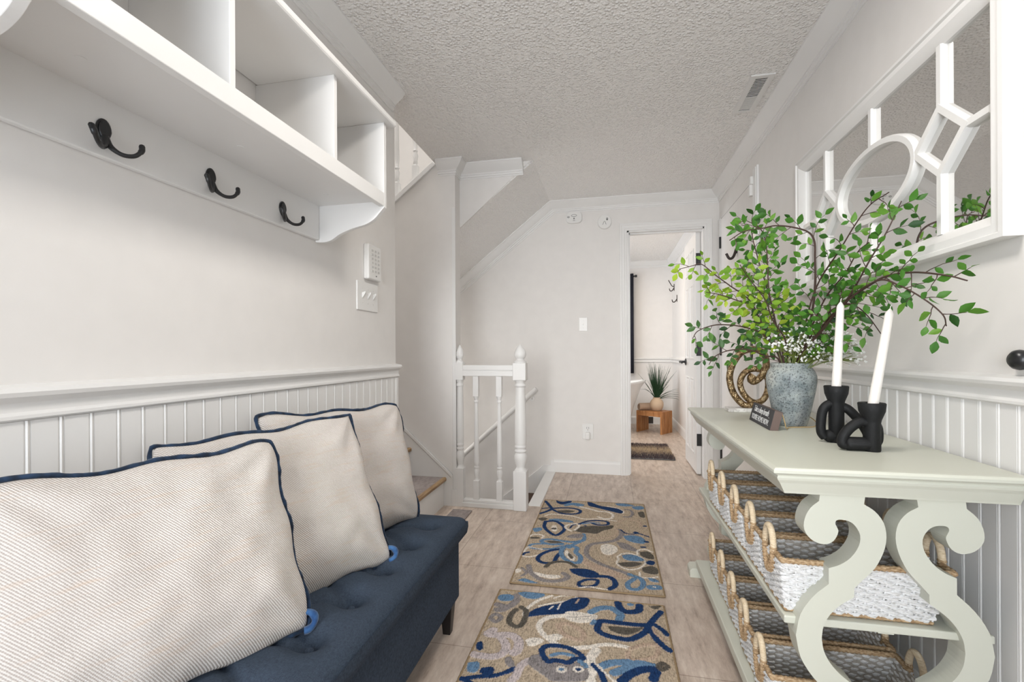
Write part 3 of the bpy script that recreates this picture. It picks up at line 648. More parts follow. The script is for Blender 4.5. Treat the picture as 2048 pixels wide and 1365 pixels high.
# ---------------------------------------------------------------- pillows
def pillow(name, label, TL, TR, BRc, T=.066, seed=1, loops=True, h=None):
    TL, TR, BRc = Vector(TL), Vector(TR), Vector(BRc)
    R = (TR - TL); wd = R.length; R.normalize(); Up = (TR - BRc); Up -= R * Up.dot(R); ht = Up.length; Up.normalize(); N = R.cross(Up)
    if N.x < 0: N = -N
    cen = TR - R * wd / 2 - Up * ht / 2
    root = thing(name, label, 'pillow', tuple(cen), group='cream pillows on the bench'); ORG[root.name] = Vector((0, 0, 0))
    root.matrix_world = Matrix(((R.x, Up.x, N.x, cen.x), (R.y, Up.y, N.y, cen.y), (R.z, Up.z, N.z, cen.z), (0, 0, 0, 1)))
    n = 72; a, c = wd / 2 * 1.02, ht / 2 * 1.02; b = MB()
    def edge(s, t):
        # outline pulled in along the sides, pointed at the corners
        wob = .004 * math.sin(9 * t + seed) + .003 * math.sin(17 * s + seed * 2)
        x = a * s * (1 - .055 * (1 - t * t)) + wob * abs(s) ** 6; y = c * t * (1 - .060 * (1 - s * s)) + .005 * math.sin(8 * s + seed) * abs(t) ** 6
        k = 1 - .035 * (s * s * t * t) ** 5
        return x * k, y * k
    def back(s, t):
        # the lower seam is tucked behind the belly of the pillow
        return -.030 * max(0, min(1, (-t - .35) / .65)) ** 1.6 * (1 - .45 * abs(s) ** 3)
    def surf(s, t, sg):
        x, y = edge(s, t); m = max(0, (1 - s * s)) * max(0, (1 - t * t))
        z = T * m ** .36 * (1 + .06 * math.sin(3 * s + seed) * math.cos(2.3 * t + seed))
        nz = noise.noise(Vector((s * 2.2 + seed * 3, t * 2.2, sg))) * .010 + noise.noise(Vector((s * 5 + seed, t * 5 + 3, sg * 2))) * .004
        # diagonal pull folds near corners
        for (cs, ct) in ((1, 1), (1, -1), (-1, 1), (-1, -1)):
            d = math.hypot(s - cs, t - ct); ang = math.atan2(t - ct, s - cs)
            nz += .0055 * math.exp(-((d - .42) / .28) ** 2) * math.sin(ang * 9 + seed * cs)
        z += nz * m ** .3 * 1.0
        return (x, y, sg * max(z, 0) + back(s, t))
    for sg in (1, -1):
        vs = [surf(-1 + 2 * i / n, -1 + 2 * j / n, sg) for i in range(n + 1) for j in range(n + 1)]
        b.add(vs, [(i * (n + 1) + j, (i + 1) * (n + 1) + j, (i + 1) * (n + 1) + j + 1, i * (n + 1) + j + 1) for i in range(n) for j in range(n)])
    o = obj('cover', b, M['twill'], root, local=True, smooth=180)
    pts = []
    K = 60
    for k in range(4 * K):
        q, f = divmod(k, K); f = f / K * 2 - 1
        s, t = ((f, 1), (1, -f), (-f, -1), (-1, f))[q]
        x, y = edge(s, t); z = .0035 * noise.noise(Vector((k * .21, seed, 0))) + .004 * math.sin(k * .16 + seed)
        rr = math.hypot(s, t); ex = .004
        pts.append((x + ex * s, y + ex * t, z + back(s, t)))
    p = MB(); p.tube(pts, [.0050 + .0024 * noise.noise(Vector((k * .4, seed, 5))) for k in range(len(pts))], 8, True); pp = obj('piping', p, M['piping'], root, local=True, smooth=180)
    if loops:
        q = MB(); x, y = edge(1, -1)
        ang = [-1.9 + 3.3 * i / 12 for i in range(13)]
        q.tube([(x - .004 + .017 * math.cos(g_), y + .012 + .018 * math.sin(g_), .010 * math.cos(g_) - .006) for g_ in ang], [.0075 + .001 * math.sin(i) for i in range(13)], 8, flat=1.5); obj('corner_loop', q, M['piping_blue'], root, local=True, smooth=180)
    return root
pillow('throw_pillow', 'nearest cream twill pillow with navy piping, in front of the other two', (-.985, .53, .815), (-.800, .977, .812), (-.640, .905, .425), seed=1)
pillow('throw_pillow', 'middle cream twill pillow with navy piping between the other two on the bench', (-.995, .845, .815), (-.800, 1.316, .834), (-.632, 1.240, .425), seed=4)
pillow('throw_pillow', 'farthest cream twill pillow with navy piping, nearest the staircase', (-.998, 1.165, .842), (-.800, 1.648, .828), (-.700, 1.535, .425), seed=8, loops=False)
# ---------------------------------------------------------------- console table
ct = thing('console_table', 'cream painted console table with scroll shaped legs and two lower shelves along the right wall', 'table', (.60, 1.74, 0))
TX0, TX1, TY0, TY1, TZ = .362, .848, 1.148, 2.332, .762
def ring(x0, y0, z): return [(x0, y0, z)]
b = MB(); prof = [(0, 0), (.008, 0), (.012, -.003), (.012, -.008), (.008, -.011), (0, -.012)]
lv = [(.010, .762), (.004, .761), (.0, .756), (.0, .750), (.005, .746), (.010, .744), (.012, .741), (.010, .737), (.012, .732), (.018, .724), (.030, .702), (.032, .697)]
vs = []
for o_, z in lv: vs += [(TX0 + o_, TY0 + o_, z), (TX1, TY0 + o_, z), (TX1, TY1 - o_, z), (TX0 + o_, TY1 - o_, z)]
fs = [(i * 4 + k, i * 4 + (k + 1) % 4, (i + 1) * 4 + (k + 1) % 4, (i + 1) * 4 + k) for i in range(len(lv) - 1) for k in range(4)] + [(0, 1, 2, 3), tuple((len(lv) - 1) * 4 + k for k in (3, 2, 1, 0))]
b.add(vs[:24], [f for f in fs if max(f) < 24] + [(23, 22, 21, 20)]); obj('table_top', b, M['cream'], ct)
b = MB(); b.add(vs[20:], [tuple(i - 20 for i in f) for f in fs if min(f) >= 20] + [(0, 1, 2, 3)]); obj('apron', b, M['cream'], ct)
OUT = [(.472, .698), (.470, .680), (.452, .663), (.440, .638), (.439, .611), (.455, .589), (.480, .581), (.499, .590), (.509, .611), (.506, .623), (.503, .630), (.505, .637), (.513, .640), (.529, .638), (.543, .628), (.553, .607), (.550, .582), (.534, .555), (.512, .537), (.489, .527), (.489, .491), (.456, .458), (.430, .415), (.420, .365)]
INN = [(.474, .365), (.478, .393), (.491, .420), (.512, .444), (.540, .465), (.541, .486), (.557, .505), (.582, .535), (.599, .572), (.605, .606), (.600, .638), (.583, .663), (.561, .678), (.564, .698)]
def sm(pts, sharp):
    out = []; seg = [pts[0]]
    for p in pts[1:]:
        seg.append(p)
        if p in sharp:
            out += [(q.x, q.y) for q in smooth_path([(a[0], a[1], 0) for a in seg], 3)][:-1]; seg = [p]
    out += [(q.x, q.y) for q in smooth_path([(a[0], a[1], 0) for a in seg], 3)]
    return out
OS = sm(OUT, [(.470, .680), (.489, .527), (.489, .491)]); IS = sm(INN, [(.540, .465), (.541, .486), (.561, .678)])
ZC = .365
def half(pts): return [(x, 2 * ZC - z) for x, z in pts]
def leg(mir, y):
    poly = OS + half(OS)[::-1] + half(IS)[::-1] + IS
    XM = .6125
    if mir: poly = [(2 * XM + .003 - x, z) for x, z in poly]
    cl = []
    for p in poly:
        if not cl or math.hypot(p[0] - cl[-1][0], p[1] - cl[-1][1]) > 1e-4: cl.append(p)
    if math.hypot(cl[0][0] - cl[-1][0], cl[0][1] - cl[-1][1]) < 1e-4: cl.pop()
    poly = cl; b = MB(); tr = [tuple(t) for t in tessellate_polygon([[Vector((p[0], p[1], 0)) for p in poly]])]
    n = len(poly); vs = [(p[0], y, p[1]) for p in poly] + [(p[0], y + .052, p[1]) for p in poly]
    b.add(vs, tr + [tuple(n + i for i in t[::-1]) for t in tr] + [(i, (i + 1) % n, n + (i + 1) % n, n + i) for i in range(n)])
    return obj('leg', b, M['cream'], ct)
for y in (1.19, 2.238): leg(False, y); leg(True, y)
for y in (1.178, 2.226):
    b = MB(); b.prism([(.352, 0), (.352, .030), (.362, .042), (.385, .044), (.395, .052), (.83, .052), (.845, .040), (.845, 0)], 'y', y, y + .076); obj('foot', b, M['cream'], ct, bev=.003)
b = MB(); b.box((.401, 1.206, .382), (.82, 2.275, .400)); obj('shelf', b, M['cream'], ct, bev=.003)
b = MB(); b.box((.60, 1.215, .376), (.632, 1.235, .382)); obj('shelf_clip', b, M['cream'], ct)
b = MB(); b.box((.378, 1.255, .052), (.83, 2.226, .085)); obj('shelf', b, M['cream'], ct, bev=.004)
# ---------------------------------------------------------------- wicker baskets (local: x depth 0..L, y width, z up)
def make_basket():
    L, Wd, Hh = .355, .158, .122
    root = thing('wicker_basket', 'x', 'basket', (0, 0, 0), group='white wicker baskets on the console shelves')
    def per(u, z, grow):
        tp = z / Hh; x0 = .010 - .010 * tp; x1 = L - .045 + .045 * tp; y0 = -Wd / 2 + .006 - .006 * tp; y1 = -y0
        x0 -= grow; x1 += grow; y0 -= grow; y1 += grow; a = x1 - x0; c = y1 - y0; r = .010
        P = [(x0, y0), (x1, y0), (x1, y1), (x0, y1)]; Ls = [a, c, a, c]; T = 2 * (a + c); d = (u % 1) * T
        for i in range(4):
            if d <= Ls[i]: f = d / Ls[i]; p, q = P[i], P[(i + 1) % 4]; return (p[0] + (q[0] - p[0]) * f, p[1] + (q[1] - p[1]) * f), i, d, Ls[i]
            d -= Ls[i]
        return P[0], 0, 0, Ls[0]
    b = MB(); rows = 15; K = 132; rnd = random.Random(3)
    for r_ in range(rows):
        z = .008 + (Hh - .018) * r_ / (rows - 1); ph = PI * (r_ % 2); pts = []
        for k in range(K):
            (x, y), i, d, Ls = per(k / K, z, .0035 * math.sin(d_ := (k / K) * 2 * PI * 26 + ph))
            pts.append((x, y, z + rnd.uniform(-.0010, .0010)))
        b.tube(pts, [.0041 + rnd.uniform(-.0006, .0006) for _ in range(K)], 5, True, up=(0, 0, 1), flat=1.05)
    S = 52
    for k in range(S):
        u = (k + .5) / S; (x, y), *_ = per(u, .004, 0); (x2, y2), *_ = per(u, Hh, 0); b.tube([(x, y, .004), (x2, y2, Hh)], .0028, 5)
    obj('body', b, M['wick_w'], root, smooth=60)
    # solid lining so that the weave is closed, and floor of the basket
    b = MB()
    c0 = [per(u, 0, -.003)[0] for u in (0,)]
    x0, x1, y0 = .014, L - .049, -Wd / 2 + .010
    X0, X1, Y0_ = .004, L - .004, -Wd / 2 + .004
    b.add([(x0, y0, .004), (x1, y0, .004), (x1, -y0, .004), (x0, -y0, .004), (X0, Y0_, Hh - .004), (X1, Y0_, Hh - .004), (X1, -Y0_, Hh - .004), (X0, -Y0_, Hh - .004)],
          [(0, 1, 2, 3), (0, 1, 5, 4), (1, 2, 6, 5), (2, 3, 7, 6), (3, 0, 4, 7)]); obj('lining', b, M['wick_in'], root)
    b = MB()
    def rope(z, grow, r, cut=True):
        K2 = 300; pts = []; rr = []
        for k in range(K2):
            (x, y), i, d, Ls = per(k / K2, z, grow); dz = 0
            if cut and i in (1, 3):
                e = abs(d - Ls / 2)
                if e < .036: dz = -.030 * (1 - (e / .036) ** 2)
            pts.append((x, y, z + dz)); rr.append(r * (1 + .16 * math.sin(k * 2 * PI / 3.1)))
        b.tube(pts, rr, 7, True, up=(0, 0, 1))
    rope(Hh, -.001, .0068); rope(.004, .001, .0042, False); obj('rim', b, M['wick_b'], root, smooth=60)
    for xe, s in ((-.002, -1), (L + .002, 1)):
        q = MB(); pts = [(xe - s * .006 * math.cos(a) * 0 + s * .001, .030 * math.cos(a), Hh + .006 + (.050 if math.sin(a) > 0 else .062) * math.sin(a)) for a in [-PI * .02 + PI * 1.04 * i / 16 for i in range(17)]]
        q.tube(pts, .0080, 10); h = obj('handle', q, M['rattan'], root, smooth=60)
        q = MB(); pts = [(xe + s * .001, .030 * math.cos(a), Hh + .006 + .060 * math.sin(a)) for a in [PI * .97 + PI * 1.06 * i / 60 for i in range(61)]]
        q.tube(pts, [.0088 * (1 + .13 * math.sin(i * 2.2)) for i in range(61)], 8); obj('handle_wrap', q, M['wick_b'], root, smooth=60)
    return root
bk = make_basket()
top = [(.402, 1.302, 'nearest one'), (.404, 1.475, 'second from the near end'), (.404, 1.650, 'middle one'), (.404, 1.826, 'fourth from the near end'), (.404, 2.005, 'farthest one')]
low = [(.392, 1.350, 'nearest one'), (.400, 1.530, 'second from the near end'), (.408, 1.710, 'middle one'), (.414, 1.888, 'fourth from the near end'), (.418, 2.066, 'farthest one')]
first = True
for i, (x, y, w_) in enumerate(top):
    lb = 'white wicker basket on the upper console shelf, ' + w_ + ' in the row'
    if first: bk.location = (x, y, .401); bk['label'] = lb; first = False
    else: dup(bk, (x, y, .401), label=lb)
for i, (x, y, w_) in enumerate(low):
    dup(bk, (x, y, .086), label='white wicker basket on the lowest console shelf, ' + w_ + ' in the row', scale=(1, 1, 1))
# ---------------------------------------------------------------- things on the console
VX, VY = .631, 1.82
vz = thing('vase', 'large weathered blue grey stoneware vase holding leafy branches on the console', 'vase', (VX, VY, TZ))
VP = [(.040, 0), (.047, .002), (.051, .012), (.058, .040), (.067, .085), (.075, .125), (.079, .155), (.0785, .175), (.073, .192), (.066, .202), (.0615, .206), (.0625, .210), (.0655, .214), (.0655, .220), (.062, .222), (.057, .220), (.056, .205), (.066, .19), (.070, .15), (.045, .02), (.002, .015)]
b = MB(); b.lathe(VP, (VX, VY, TZ), 56, cap=False); b.f.append(tuple(range(55, -1, -1))); b.mi.append(0); obj('body', b, M['vase'], vz, smooth=60)
sg = thing('wooden_sign', 'small charcoal wooden sign with white lettering leaning on the vase', 'sign', (.56, 1.80, TZ))
SW, SH, SD = .262, .068, .026
b = MB(); b.box((0, -.0, 0), (SW, SD, SH)); b.mi = [0] * 6
ang = math.radians(-90 - 2); til = math.radians(-14)
# sign frame: local x along the sign, local y into the block, local z up
rootm = Matrix.Translation((.527, 1.945, TZ + .0005)) @ Matrix.Rotation(ang, 4, 'Z') @ Matrix.Rotation(til, 4, 'X') @ Matrix.Translation((0, 0, .0))
ORG[sg.name] = Vector((0, 0, 0)); sg.matrix_world = rootm
sb = obj('board', b, M['slate'], sg, local=True, bev=.0015)
b = MB(); b.box((SW, .001, .001), (SW + .0012, SD - .001, SH - .001)); b.box((.001, .001, SH), (SW - .001, SD - .001, SH + .0008)); obj('edge', b, M['slate_edge'], sb, local=True)
def text(body, size, x, z, parent, shear=0, w=1.0, sp=1.0):
    cu = bpy.data.curves.new('lettering', 'FONT'); cu.body = body; cu.size = size; cu.shear = shear; cu.extrude = .0003; cu.space_character = sp; cu.offset = 0.0
    o = bpy.data.objects.new('lettering', cu); C.objects.link(o); bpy.context.view_layer.update()
    me = bpy.data.meshes.new_from_object(o.evaluated_get(bpy.context.evaluated_depsgraph_get())); bpy.data.objects.remove(o)
    me.materials.clear(); me.materials.append(M['letter']); o = bpy.data.objects.new('lettering', me); C.objects.link(o)
    xs_ = [v.co.x for v in me.vertices]; wd = max(xs_) - min(xs_); k = w / wd; x_0 = min(xs_)
    for v in me.vertices: v.co = Vector(((v.co.x - x_0) * k + x, -.0006 + v.co.z, v.co.y + z))
    o.parent = parent; return o
text('Take a deep breath', .031, .034, .040, sb, shear=.35, w=.180, sp=.9)
text('_', .016, .216, .039, sb, w=.012)
text("YOU'RE HOME NOW.", .0275, .022, .011, sb, w=.212)
b = MB(); pts = smooth_path([(.562, 1.700, TZ + .055), (.566, 1.690, TZ + .030), (.575, 1.700, TZ + .006), (.600, 1.745, TZ + .003), (.640, 1.757, TZ + .003), (.685, 1.775, TZ + .003), (.705, 1.80, TZ + .012), (.700, 1.835, TZ + .026), (.690, 1.86, TZ + .03)], 8)
inv = rootm.inverted(); pts = [inv @ p for p in pts]; b.tube(pts, .0017, 7); obj('twine', b, M['twine'], sg, local=True, smooth=60)
scu = thing('sculpture', 'hammered brass swirl sculpture on a white marble base at the far end of the console', 'sculpture', (.59, 2.21, TZ))
b = MB(); b.box((.505, 2.17, TZ), (.68, 2.25, TZ + .016)); obj('base', b, M['marble'], scu, bev=.002)
SO = [[0.615, 0.781], [0.577, 0.79], [0.54, 0.83], [0.523, 0.875], [0.519, 0.92], [0.532, 0.97], [0.562, 1.016], [0.595, 1.033], [0.628, 1.033], [0.657, 1.015], [0.667, 0.975], [0.661, 0.939], [0.64, 0.908], [0.615, 0.892], [0.607, 0.907], [0.616, 0.921]]
SI = [[0.665, 0.912], [0.657, 0.939], [0.628, 0.948], [0.599, 0.943], [0.574, 0.921], [0.563, 0.884], [0.574, 0.844], [0.598, 0.813], [0.627, 0.8], [0.656, 0.814], [0.673, 0.85], [0.677, 0.894], [0.667, 0.921]]
SO[0][1] = max(SO[0][1], .79)
b = MB(); P = smooth_path([(p[0], 2.205, p[1]) for p in SO], 6); nP = len(P); b.tube(P, [.0145 * (1 if i < nP - 10 else 1.25) for i in range(nP)], 12, up=(0, 1, 0), flat=1.0)
P = smooth_path([(p[0], 2.212, p[1]) for p in SI], 6); b.tube(P, .0132, 12, up=(0, 1, 0)); obj('swirl', b, M['gold'], scu, smooth=60)
b = MB(); b.tube([(.598, 2.207, TZ + .016), (.598, 2.207, .80)], .006, 10); obj('pin', b, M['gold'], scu)
def holder(name, label, y, sx, cz, base0, base1, loops, tilt=0):
    h = thing(name, label, 'candle holder', (sx, y, TZ))
    def wob(pts): return pts
    b = MB()
    b.lathe([(.018, 0), (.0195, .004), (.0195, cz - TZ - .052), (.021, cz - TZ - .044), (.029, cz - TZ - .022), (.031, cz - TZ - .002), (.029, cz - TZ), (.015, cz - TZ - .001), (.014, cz - TZ - .012), (.001, cz - TZ - .013)], (sx, y, TZ), 24)
    b.tube([(base0 - .004, y, TZ + .018), (base0 + .003, y, TZ + .018), (sx, y, TZ + .018)], [.013, .018, .018], 14)
    if base1 > sx + .03: b.tube([(sx, y, TZ + .016), (base1, y, TZ + .016)], .015, 12)
    for l in loops: b.tube(smooth_path(l, 7), .0125, 12)
    o = obj('body', b, M['matte_black'], h, smooth=60)
    return h
yA = 1.500
holder('candle_holder', 'taller looking black clay candle holder with two arched loops, standing nearer the vase', yA, .638, .925, .612, .645,
       [[(.636, yA, .868), (.620, yA, .872), (.604, yA, .855), (.598, yA, .82), (.599, yA, .79), (.608, yA, .776)], [(.648, yA, .868), (.668, yA - .006, .856), (.690, yA - .012, .828), (.706, yA - .018, .798), (.712, yA - .02, .776)]])
yB = 1.385
holder('candle_holder', 'black clay candle holder with a low arched loop, nearest the near end of the console', yB, .672, .889, .612, .690,
       [[(.665, yB, .835), (.645, yB, .838), (.622, yB, .822), (.606, yB, .800), (.603, yB, .780), (.612, yB, .776)], [(.682, yB + .004, .832), (.694, yB + .018, .815), (.698, yB + .026, .790), (.694, yB + .028, .777)]])
def candle(label, p0, p1):
    p0, p1 = Vector(p0), Vector(p1); b = MB(); n = 14; ps = [p0.lerp(p1, i / (n - 1)) for i in range(n)]; tt = (p1 - p0).normalized()
    ps += [p1 + tt * .004, p1 + tt * .010, p1 + tt * .014]; rr = [.0122 - .0028 * i / (n - 1) for i in range(n)] + [.008, .0045, .002]
    b.tube(ps, rr, 20); c = thing('taper_candle', label, 'candle', tuple(p0)); obj('wax', b, M['candle'], c, smooth=60)
    b = MB(); e = p1 + tt * .014; b.tube([e - tt * .002, e + tt * .006, e + tt * .010 + Vector((.002, 0, 0))], .0011, 6); obj('wick', b, M['candle'], c)
candle('upright white taper candle in the holder nearer the vase', (.638, yA, .913), (.650, yA, 1.152))
candle('white taper candle leaning right in the nearest holder', (.674, yB, .878), (.712, yB - .002, 1.120))
# ---------------------------------------------------------------- branches
BR = {"left_long":[[[0.605,1.82,0.987],[0.538,1.817,1.12],[0.496,1.814,1.208],[0.427,1.811,1.265],[0.378,1.809,1.305],[0.331,1.806,1.345],[0.299,1.803,1.34],[0.252,1.8,1.329]],"y",0.9],"left_mid":[[[0.599,1.82,0.988],[0.541,1.8,1.102],[0.495,1.78,1.181],[0.433,1.76,1.207],[0.379,1.74,1.224],[0.33,1.72,1.232]],"y",1],"tall_a":[[[0.601,1.82,0.984],[0.577,1.83,1.167],[0.562,1.84,1.25],[0.539,1.85,1.344],[0.523,1.86,1.424],[0.513,1.87,1.482],[0.485,1.88,1.5]],"m",1],"tall_b":[[[0.609,1.82,0.984],[0.58,1.813,1.128],[0.557,1.807,1.242],[0.55,1.8,1.354],[0.541,1.793,1.422],[0.519,1.787,1.464],[0.472,1.78,1.491]],"m",1],"arch":[[[0.66,1.82,0.984],[0.694,1.814,1.14],[0.705,1.808,1.255],[0.703,1.802,1.347],[0.699,1.796,1.405],[0.678,1.79,1.438],[0.626,1.784,1.457],[0.57,1.778,1.464],[0.526,1.772,1.456],[0.465,1.766,1.447],[0.416,1.76,1.417]],"m",0.75],"low_left":[[[0.599,1.82,0.984],[0.541,1.8,1.08],[0.467,1.78,1.111],[0.391,1.76,1.12],[0.344,1.74,1.114],[0.301,1.72,1.096],[0.281,1.7,1.07]],"d",0.7],"lowest_left":[[[0.596,1.82,0.984],[0.543,1.808,1.009],[0.487,1.797,1.031],[0.433,1.785,1.031],[0.394,1.773,1.022],[0.361,1.762,1.003],[0.344,1.75,0.979]],"d",0.9],"right_long":[[[0.645,1.778,0.985],[0.662,1.664,1.093],[0.679,1.54,1.168],[0.696,1.441,1.205],[0.714,1.393,1.221],[0.731,1.312,1.216],[0.748,1.229,1.194],[0.765,1.196,1.177]],"m",0.9],"right_drop":[[[0.64,1.747,0.986],[0.656,1.632,1.089],[0.673,1.511,1.17],[0.689,1.39,1.209],[0.706,1.325,1.186],[0.722,1.261,1.144],[0.739,1.23,1.106],[0.755,1.245,1.081]],"m",0.9],"up_right":[[[0.64,1.773,0.985],[0.655,1.728,1.164],[0.67,1.682,1.256],[0.685,1.582,1.332],[0.7,1.526,1.391],[0.715,1.477,1.433],[0.73,1.416,1.447]],"m",0.9],"up_right_b":[[[0.64,1.751,0.985],[0.658,1.585,1.12],[0.677,1.505,1.186],[0.695,1.437,1.273],[0.713,1.414,1.321],[0.732,1.404,1.37],[0.75,1.4,1.417]],"m",1.1],"mid_right":[[[0.64,1.79,0.985],[0.652,1.693,1.111],[0.664,1.615,1.2],[0.676,1.532,1.251],[0.688,1.487,1.304],[0.7,1.452,1.324]],"m",1.1],"low_right":[[[0.64,1.739,0.986],[0.662,1.645,1.124],[0.684,1.581,1.162],[0.706,1.542,1.157],[0.728,1.52,1.126],[0.75,1.497,1.073]],"d",1.0],"inner":[[[0.62,1.82,0.984],[0.602,1.788,1.065],[0.552,1.756,1.134],[0.519,1.724,1.201],[0.463,1.692,1.266],[0.424,1.66,1.312]],"y",1.2]}
LBL = {'left_long': 'longest leafy branch in the vase reaching left in front of the bathroom door', 'left_mid': 'leafy branch in the vase just below the longest left one, bright lime leaves',
 'tall_a': 'leafy branch in the vase rising steeply to the left, ending highest over the closet door', 'tall_b': 'leafy branch in the vase beside the steepest left one, slightly right of it',
 'arch': 'thick brown stem in the vase rising straight, then arching over to the left', 'low_left': 'dark leafed branch in the vase sticking out low to the left at the middle hinge',
 'lowest_left': 'lowest leafy branch in the vase drooping left over the brass sculpture', 'right_long': 'thick leafy branch in the vase reaching farthest right below the mirror',
 'right_drop': 'leafy branch in the vase bending down at the right under the mirror', 'up_right': 'leafy branch in the vase rising right in front of the mirror oval, tallest there',
 'up_right_b': 'leafy branch in the vase rising right in front of the mirror, right of the oval', 'mid_right': 'short bushy branch in the vase in front of the lower edge of the mirror',
 'low_right': 'low dark leafy branch in the vase behind the two candles', 'inner': 'dense leafy branch in the vase at the inner left, above the white blossom'}
def leaf(b, p, d, nrm, L, w, tint, T):
    d = d.normalized(); s = d.cross(nrm)
    if s.length < 1e-4: s = d.cross(Vector((0, 0, 1)))
    s.normalize(); nrm = s.cross(d).normalized()
    st = [(0, .0), (.16, .55), (.38, 1.0), (.62, .88), (.84, .45), (1.0, 0)]; o = len(b.v); vs = []
    for t_, ww in st:
        c = p + d * L * t_ - nrm * L * .16 * t_ * t_
        if ww == 0: vs.append(c)
        else: vs += [c - s * w * ww + nrm * w * .28 * ww, c, c + s * w * ww + nrm * w * .28 * ww]
    fs = [(0, 1, 2), (0, 2, 3)]
    for i in range(3): a = 1 + 3 * i; fs += [(a, a + 3, a + 4, a + 1), (a + 1, a + 4, a + 5, a + 2)]
    a = 10; fs += [(a, 13, a + 1), (a + 1, 13, a + 2)]
    b.add(vs, fs); T += [tint] * len(vs)
def branch(key, pts, kind, dens, seed):
    rnd = random.Random(seed); base = Vector((VX + (pts[0][0] - VX) * .5, VY + (pts[0][1] - VY) * .5, .80))
    top = Vector((max(VX - .040, min(VX + .040, pts[0][0])), max(VY - .035, min(VY + .035, pts[0][1])), .984))
    path = smooth_path([tuple(base), tuple(top)] + pts[1:], 8); n = len(path)
    r = thing('leafy_branch', LBL[key], 'branch', tuple(top)); sb_ = MB(); lb = MB(); T = []
    thick = .0042 if key in ('arch', 'right_long') else .0028
    sb_.tube(path, [thick * (1 - .75 * i / n) + .0005 for i in range(n)], 7)
    acc = [0]
    for i in range(1, n): acc.append(acc[-1] + (path[i] - path[i - 1]).length)
    tot = acc[-1]; s0 = .52 if key in ('arch', 'right_long') else .36 if key in ('tall_a', 'tall_b', 'up_right', 'up_right_b') else .33
    step = (.031 if pts[-1][0] > .68 else .025) / dens; s = tot * s0; side = 1
    view = Vector((-.3, -.93, .1))
    def lim(q): return Vector((min(q.x, .812 if 1.19 < q.y < 2.34 and q.z > 1.24 else .845), q.y, q.z))
    while s < tot:
        i = max(j for j in range(n) if acc[j] <= s); i = min(i, n - 2); p = path[i].lerp(path[i + 1], (s - acc[i]) / max(1e-6, acc[i + 1] - acc[i])); d = (path[i + 1] - path[i]).normalized()
        sv = d.cross(view).normalized() * side + Vector((rnd.uniform(-.2, .2), rnd.uniform(-.55, .55), rnd.uniform(-.1, .35))); sv.normalize()
        f = (s / tot - s0) / (1 - s0); tl = (rnd.uniform(.030, .085)) * (1.1 - .55 * f)
        tw = [p]; dd = (d * .75 + sv * .8).normalized()
        for k in range(5): tw.append(lim(tw[-1] + dd * tl / 4)); dd = (dd + Vector((rnd.uniform(-.3, .3), rnd.uniform(-.25, .25), rnd.uniform(-.28, .12)))).normalized()
        sb_.tube(tw, [.0013, .0011, .0010, .0009, .0007, .0006], 5)
        m = max(3, int(tl / .0125)); nl = 0
        for k in range(m + 1):
            q = k / m; pi = min(4, int(q * 4.999)); lp = tw[pi].lerp(tw[pi + 1], q * 4.999 - pi) if pi < 5 else tw[-1]
            dirv = (tw[pi + 1] - tw[pi]).normalized(); ls = dirv.cross(view).normalized() * (1 if k % 2 else -1)
            if k == m: ld = dirv
            else: ld = (dirv * .65 + ls * .9 + Vector((rnd.uniform(-.3, .3), rnd.uniform(-.5, .5), rnd.uniform(-.35, .2))))
            if k == 0: continue
            L = rnd.uniform(.020, .036) if pts[-1][0] > .68 else rnd.uniform(.023, .039); nr = (-view + Vector((rnd.uniform(-.8, .8), rnd.uniform(-.6, .6), rnd.uniform(-.2, .9)))).normalized()
            e = lp + ld.normalized() * L
            if e.x > .85: continue
            if 1.19 < e.y < 2.34 and e.z > 1.24 and e.x > .818: continue
            leaf(lb, lp, ld, nr, L, L * rnd.uniform(.23, .30), min(1, max(0, rnd.gauss(.5, .22))), T)
        s += step * rnd.uniform(.75, 1.3); side = -side
    mat = M[{'y': 'leaf_y', 'm': 'leaf', 'd': 'leaf_d'}[kind]]
    obj('stem', sb_, M['stem'], r, smooth=60); o = obj('leaves', lb, mat, r, smooth=180)
    at = o.data.attributes.new('Tint', 'FLOAT', 'POINT'); at.data.foreach_set('value', T)
for i, (k, (pts, kind, dens)) in enumerate(BR.items()): branch(k, pts, kind, dens * 1.0, 11 + i)
bb_ = thing('baby_breath', 'bunch of tiny white blossoms on green stems in the vase below the branches', 'flowers', (VX, VY, .985))
rnd = random.Random(5); sm_ = MB(); fl = MB()
for i in range(95):
    a = rnd.uniform(0, 2 * PI); r0 = rnd.uniform(0, .038); p0 = Vector((VX + r0 * math.cos(a), VY + r0 * math.sin(a), .93))
    tx = rnd.gauss(.040, .050); ty = rnd.uniform(-.14, -.01); tz = rnd.uniform(1.005, 1.100) - .25 * abs(tx - .03) 
    e = Vector((VX + tx + .01, VY + ty, max(tz, 1.0))); mid = p0.lerp(e, .5) + Vector((0, 0, .02)); pth = smooth_path([tuple(p0), tuple(mid), tuple(e)], 4); sm_.tube(pth, .0011, 5)
    for j in range(9):
        q = e + Vector((rnd.gauss(0, .013), rnd.gauss(0, .013), rnd.gauss(.002, .011))); sm_.tube([pth[-3], q], .0005, 4)
        k = rnd.uniform(.0022, .0046)
        for w_ in range(3):
            c_ = q + Vector((rnd.gauss(0, k * .5), rnd.gauss(0, k * .5), rnd.gauss(0, k * .5))); o = len(fl.v)
            fl.add([c_ + Vector(v) * k for v in ((1, 0, 0), (0, 1, 0), (-1, 0, 0), (0, -1, 0), (0, 0, 1), (0, 0, -1))], [(0, 1, 4), (1, 2, 4), (2, 3, 4), (3, 0, 4), (1, 0, 5), (2, 1, 5), (3, 2, 5), (0, 3, 5)])
obj('stems', sm_, M['gstem'], bb_); obj('blossoms', fl, M['blossom'], bb_)
